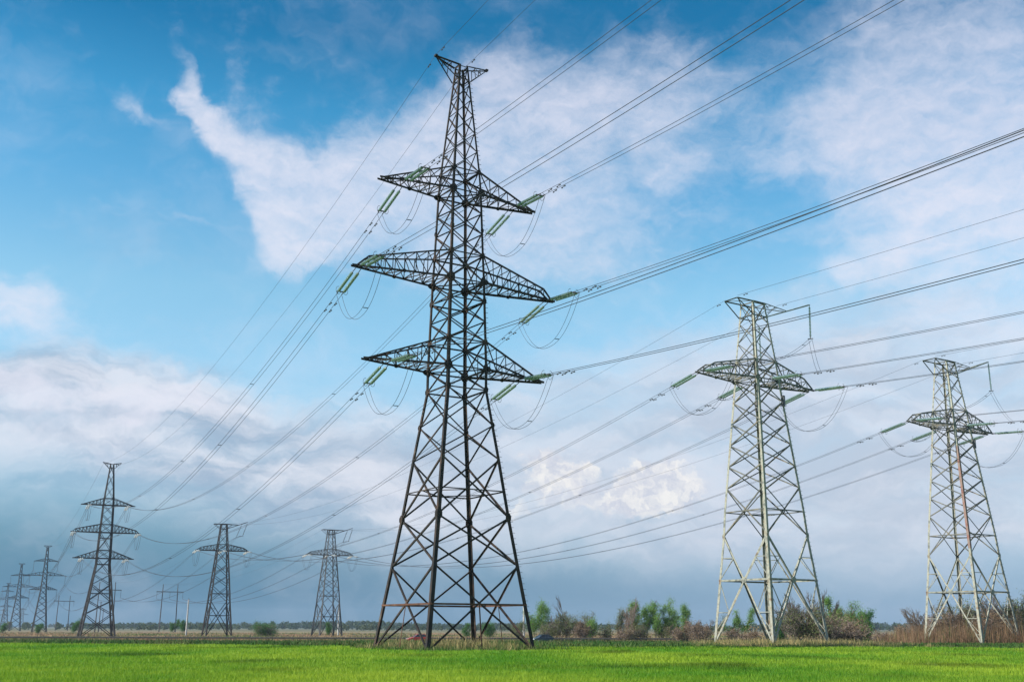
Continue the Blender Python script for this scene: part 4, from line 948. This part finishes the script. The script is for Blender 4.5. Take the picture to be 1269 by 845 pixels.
TREES = [ # px, y, height px, width px, kind, stems, label, cat
(665, 226, 41, 24, 'green', 3, 'bushy fresh green tree beside the dark car and the big dark pylon'),
(645, 235, 20, 16, 'olive', 3, 'small olive bush left of the fresh green tree, behind the right pylon leg'),
(607, 300, 14, 20, 'dark', 3, 'small green bush behind the right half of the big dark pylon'),
(581, 320, 12, 10, 'dark', 2, 'tiny green bush behind the middle of the big dark pylon'),
(687, 230, 30, 16, 'bare', 4, 'thin bare grey shrub between the fresh green tree and the tall bare tree'),
(706, 232, 50, 18, 'bare', 2, 'tall thin bare tree sticking out above the brownish shrub'),
(713, 228, 32, 30, 'olive', 7, 'wide olive brown shrub under the tall thin bare tree'),
(733, 226, 27, 18, 'green', 4, 'low green bush right of the wide olive shrub'),
(767, 226, 35, 13, 'olive', 2, 'slim olive tree left of the pinkish bare tree'),
(779, 224, 49, 22, 'pinkbare', 3, 'tall pinkish bare tree among the roadside trees'),
(789, 228, 44, 16, 'green', 3, 'light green tree directly right of the pinkish bare tree'),
(801, 226, 45, 18, 'green', 3, 'tallest fresh green tree of the roadside row'),
(813, 224, 30, 10, 'green', 2, 'small slim green tree right of the tallest green roadside tree'),
(826, 224, 22, 20, 'olive', 5, 'low olive scrub between the two groups of green roadside trees'),
(836, 226, 44, 20, 'green', 3, 'leaning light green tree with a forked crown left of the nearer pale pylon'),
(852, 224, 40, 16, 'green', 2, 'narrow dark green tree above the brown bush'),
(861, 200, 24, 24, 'brownbush', 8, 'rounded brown bush left of the nearer pale pylon'),
(844, 202, 15, 20, 'brownbush', 6, 'low brown brush at the foot of the forked green tree'),
(908, 226, 24, 9, 'green', 1, 'small slim sapling behind the left leg of the nearer pale pylon'),
(922, 226, 36, 14, 'green', 2, 'pale green sapling between the legs of the nearer pale pylon'),
(910, 190, 16, 14, 'brownbush', 5, 'low brown brush behind the left part of the weedy mound'),
(964, 190, 30, 22, 'dark', 4, 'dense dark green bush between the near and right legs of the nearer pale pylon'),
(988, 132, 58, 40, 'bare', 11, 'large bare grey shrub behind the right leg of the nearer pale pylon'),
(1003, 128, 44, 46, 'olive', 14, 'wide brownish shrub with some green at the right foot of the nearer pale pylon'),
(1022, 158, 62, 16, 'bare', 2, 'tallest thin bare sapling right of the nearer pale pylon'),
(1042, 190, 50, 18, 'green', 2, 'tall light green tree right of the nearer pale pylon'),
(1057, 188, 44, 24, 'green', 4, 'broad green tree in the clump right of the nearer pale pylon'),
(1077, 188, 34, 15, 'dark', 3, 'dense dark green tree at the right end of the clump'),
(1050, 140, 30, 60, 'brownbush', 18, 'wide low brown thicket below the green clump right of the nearer pale pylon'),
(1150, 150, 42, 34, 'bare', 10, 'bare shrub at the left foot of the far right pylon'),
(1190, 146, 48, 40, 'olive', 11, 'olive shrub growing behind the near leg of the far right pylon'),
(1216, 144, 52, 30, 'olive', 9, 'greenish shrub left of the right leg of the far right pylon'),
(1245, 140, 60, 40, 'bare', 13, 'tall bare shrub at the right leg of the far right pylon'),
(1264, 138, 56, 34, 'olive', 11, 'olive shrub at the right edge of the photo'),
(330, 330, 13, 26, 'dark', 14, 'round dark green bush between the two distant single arm pylons'),
(228, 420, 15, 9, 'dark', 2, 'tiny green tree left of the pale concrete pole'),
(216, 470, 14, 7, 'dark', 1, 'tiny green tree at the foot of the timber portal pole'),
(92, 480, 15, 12, 'dark', 3, 'small round green bush beside the largest left hand pylon'),
(48, 430, 10, 9, 'dark', 3, 'small dark bush at the foot of the nearest suspension pylon'),
(3, 420, 9, 9, 'dark', 3, 'small dark bush cut by the left edge of the photo'),
(680, 222, 20, 22, 'olive', 8, 'low olive brush between the dark car and the tall bare tree'),
(696, 224, 26, 20, 'olive', 7, 'leafing grey green brush left of the tall thin bare tree'),
(722, 222, 20, 24, 'brownbush', 9, 'low brown brush right of the tall thin bare tree'),
(795, 222, 18, 34, 'olive', 10, 'low scrub at the foot of the tallest roadside trees'),
(776, 220, 14, 26, 'brownbush', 9, 'dry brown brush under the pinkish bare tree'),
(870, 198, 20, 20, 'brownbush', 9, 'dry brown brush just left of the nearer pale pylon'),
(940, 135, 12, 40, 'brownbush', 12, 'low dry brush inside the feet of the nearer pale pylon'),
(1030, 136, 24, 44, 'brownbush', 14, 'reddish brown brush right of the weedy mound'),
(1066, 184, 30, 26, 'green', 5, 'light green tree between the broad green tree and the dark green tree'),
(1049, 186, 40, 20, 'green', 3, 'slim light green tree between the tall and the broad green trees'),
(1035, 192, 34, 18, 'green', 3, 'small light green tree left of the tall one, right of the nearer pale pylon'),
(880, 226, 26, 16, 'olive', 4, 'small olive tree against the left leg of the nearer pale pylon'),
(823, 228, 34, 14, 'green', 3, 'short light green tree between the two groups of roadside trees'),
(750, 232, 16, 22, 'olive', 6, 'low olive scrub in the gap right of the low green bush'),
(1095, 180, 14, 30, 'brownbush', 9, 'low brown brush between the two right hand pylons'),
(1130, 168, 22, 26, 'brownbush', 9, 'brown brush left of the far right pylon'),
(1172, 140, 34, 36, 'brownbush', 14, 'tall brown brush inside the feet of the far right pylon'),
(1232, 138, 40, 40, 'brownbush', 15, 'tall brown brush at the right foot of the far right pylon'),
(407, 345, 13, 10, 'dark', 2, 'small green bush between the feet of the distant grey pylon'),
]
for i, (px_, y, hp, wp, kind, ns, lab) in enumerate(TREES):
    dpt = y * math.cos(R(14.64)); tree(px_, y, hp * dpt / 1400 + .5, wp * dpt / 1360, kind, 11 + i * 7, lab, 'tree' if 'tree' in lab or 'sapling' in lab else 'shrub', nstems=ns)
# reed and brush thicket round the far right pylon
def reeds():
    n = 26000
    x = rng.uniform(-1, 1, n); y = rng.uniform(-1, 1, n); xx = 61 + x * 14.5; yy = 138.5 + y * 8
    cl = pnoise(xx, yy, 3, 77)
    def tn(a, b, n):
        t = np.clip(.5 + .4 * cl + rng.normal(0, .2, n), 0, 1); c = mixc((.10, .055, .032), (.28, .18, .105), t); g_ = rng.uniform(0, 1, n) < .08; c[g_] = (.08, .13, .035); return c
    def hf(a, b, q): return (.7 + 2.5 * rng.uniform(0, 1, q) ** 1.3) * (1 + .3 * cl) * (1 - .55 * np.abs(x) ** 5)
    return blades('reed_thicket', n, lambda q: yy, lambda q, w_: xx, hf, lambda a, b, q: rng.uniform(.025, .06, q), tn, .10, 'dry', 'dense brown dry reeds around the feet of the far right pylon', 'reeds')
reeds()
def fringe():
    n = 16000
    def tn(x, y, n): return mixc((.04, .10, .02), (.10, .17, .04), rng.uniform(0, 1, n))
    return blades('green_weed_fringe', n, lambda q: rng.uniform(95, 122, q), lambda q, y: rng.uniform(44, 80, q), lambda x, y, q: rng.uniform(.12, .4, q), lambda x, y, q: rng.uniform(.06, .14, q), tn, .35, 'dry', 'green weeds along the wheat edge in front of the brown reeds', 'weeds')
fringe()
# belt of woodland on the horizon
def woodland():
    r_ = np.random.default_rng(5); VV = []; CC = []
    def belt(n, y0, y1, h0, h1, c0, c1, gap):
        x = r_.uniform(-1, 1, n); y = r_.uniform(y0, y1, n); x = x * (.56 * y + 60)
        p = pnoise(x, y * .2, gap, 41); k = p > -.75; x, y, p = x[k], y[k], p[k]
        for a, b, q in zip(x, y, p):
            h = r_.uniform(h0, h1) * (1 + .28 * q); m = 34; pos = r_.normal(0, 1, (m, 3)); pos /= np.linalg.norm(pos, axis=1)[:, None] * r_.uniform(1, 1.8, m)[:, None]
            c = np.array([a, b, -1 + h * .55]) + pos * [h * .5, h * .5, h * .48]
            u = r_.normal(0, 1, (m, 3)); u /= np.linalg.norm(u, axis=1)[:, None]; v = np.cross(u, r_.normal(0, 1, (m, 3))); v /= np.linalg.norm(v, axis=1)[:, None]; s = h * .16
            VV.append(np.stack([c - u * s, c + v * s, c + u * s, c - v * s], 1).reshape(-1, 3)); CC.append(mixc(c0, c1, np.clip(r_.uniform(0, 1) * .7 + r_.uniform(0, .3, m), 0, 1)))
    belt(1300, 1350, 1600, 4.5, 9, (.02, .05, .018), (.055, .09, .03), 500)
    belt(500, 900, 1050, 3, 6, (.04, .07, .03), (.10, .12, .05), 260)
    belt(1500, 2300, 2800, 7, 13, (.03, .055, .025), (.06, .085, .04), 900)
    V = np.concatenate(VV); C = np.concatenate(CC); tag(big_mesh('distant_woodland', V, np.arange(len(V)).reshape(-1, 4), M['leaf'], col=C), 'hazy dark green belt of far off trees along the horizon', 'woodland', kind='stuff')
woodland()

# ------------------------------------------------------------------ haze
HZ_ON = True
if HZ_ON:
    mb = MB(); x0, x1, y0, y1, z0, z1 = -2600, 2600, -420, 3400, -2.1, 54
    mb.add([(x0, y0, z0), (x1, y0, z0), (x1, y1, z0), (x0, y1, z0), (x0, y0, z1), (x1, y0, z1), (x1, y1, z1), (x0, y1, z1)], [(3, 2, 1, 0), (4, 5, 6, 7), (0, 1, 5, 4), (1, 2, 6, 5), (2, 3, 7, 6), (3, 0, 4, 7)])
    m_ = D.materials.new('thin_haze'); m_.use_nodes = True; nt = m_.node_tree; nt.nodes.clear()
    v = nt.nodes.new('ShaderNodeVolumePrincipled'); v.inputs['Density'].default_value = .00012; v.inputs['Color'].default_value = (.66, .80, .97, 1); v.inputs['Anisotropy'].default_value = .2
    o_ = nt.nodes.new('ShaderNodeOutputMaterial'); nt.links.new(v.outputs[0], o_.inputs['Volume'])
    tag(mb.build('haze', m_), 'thin bluish air haze over the plain', 'haze', kind='stuff')
# prototypes were moved into place on first use; the camera looks along +Y
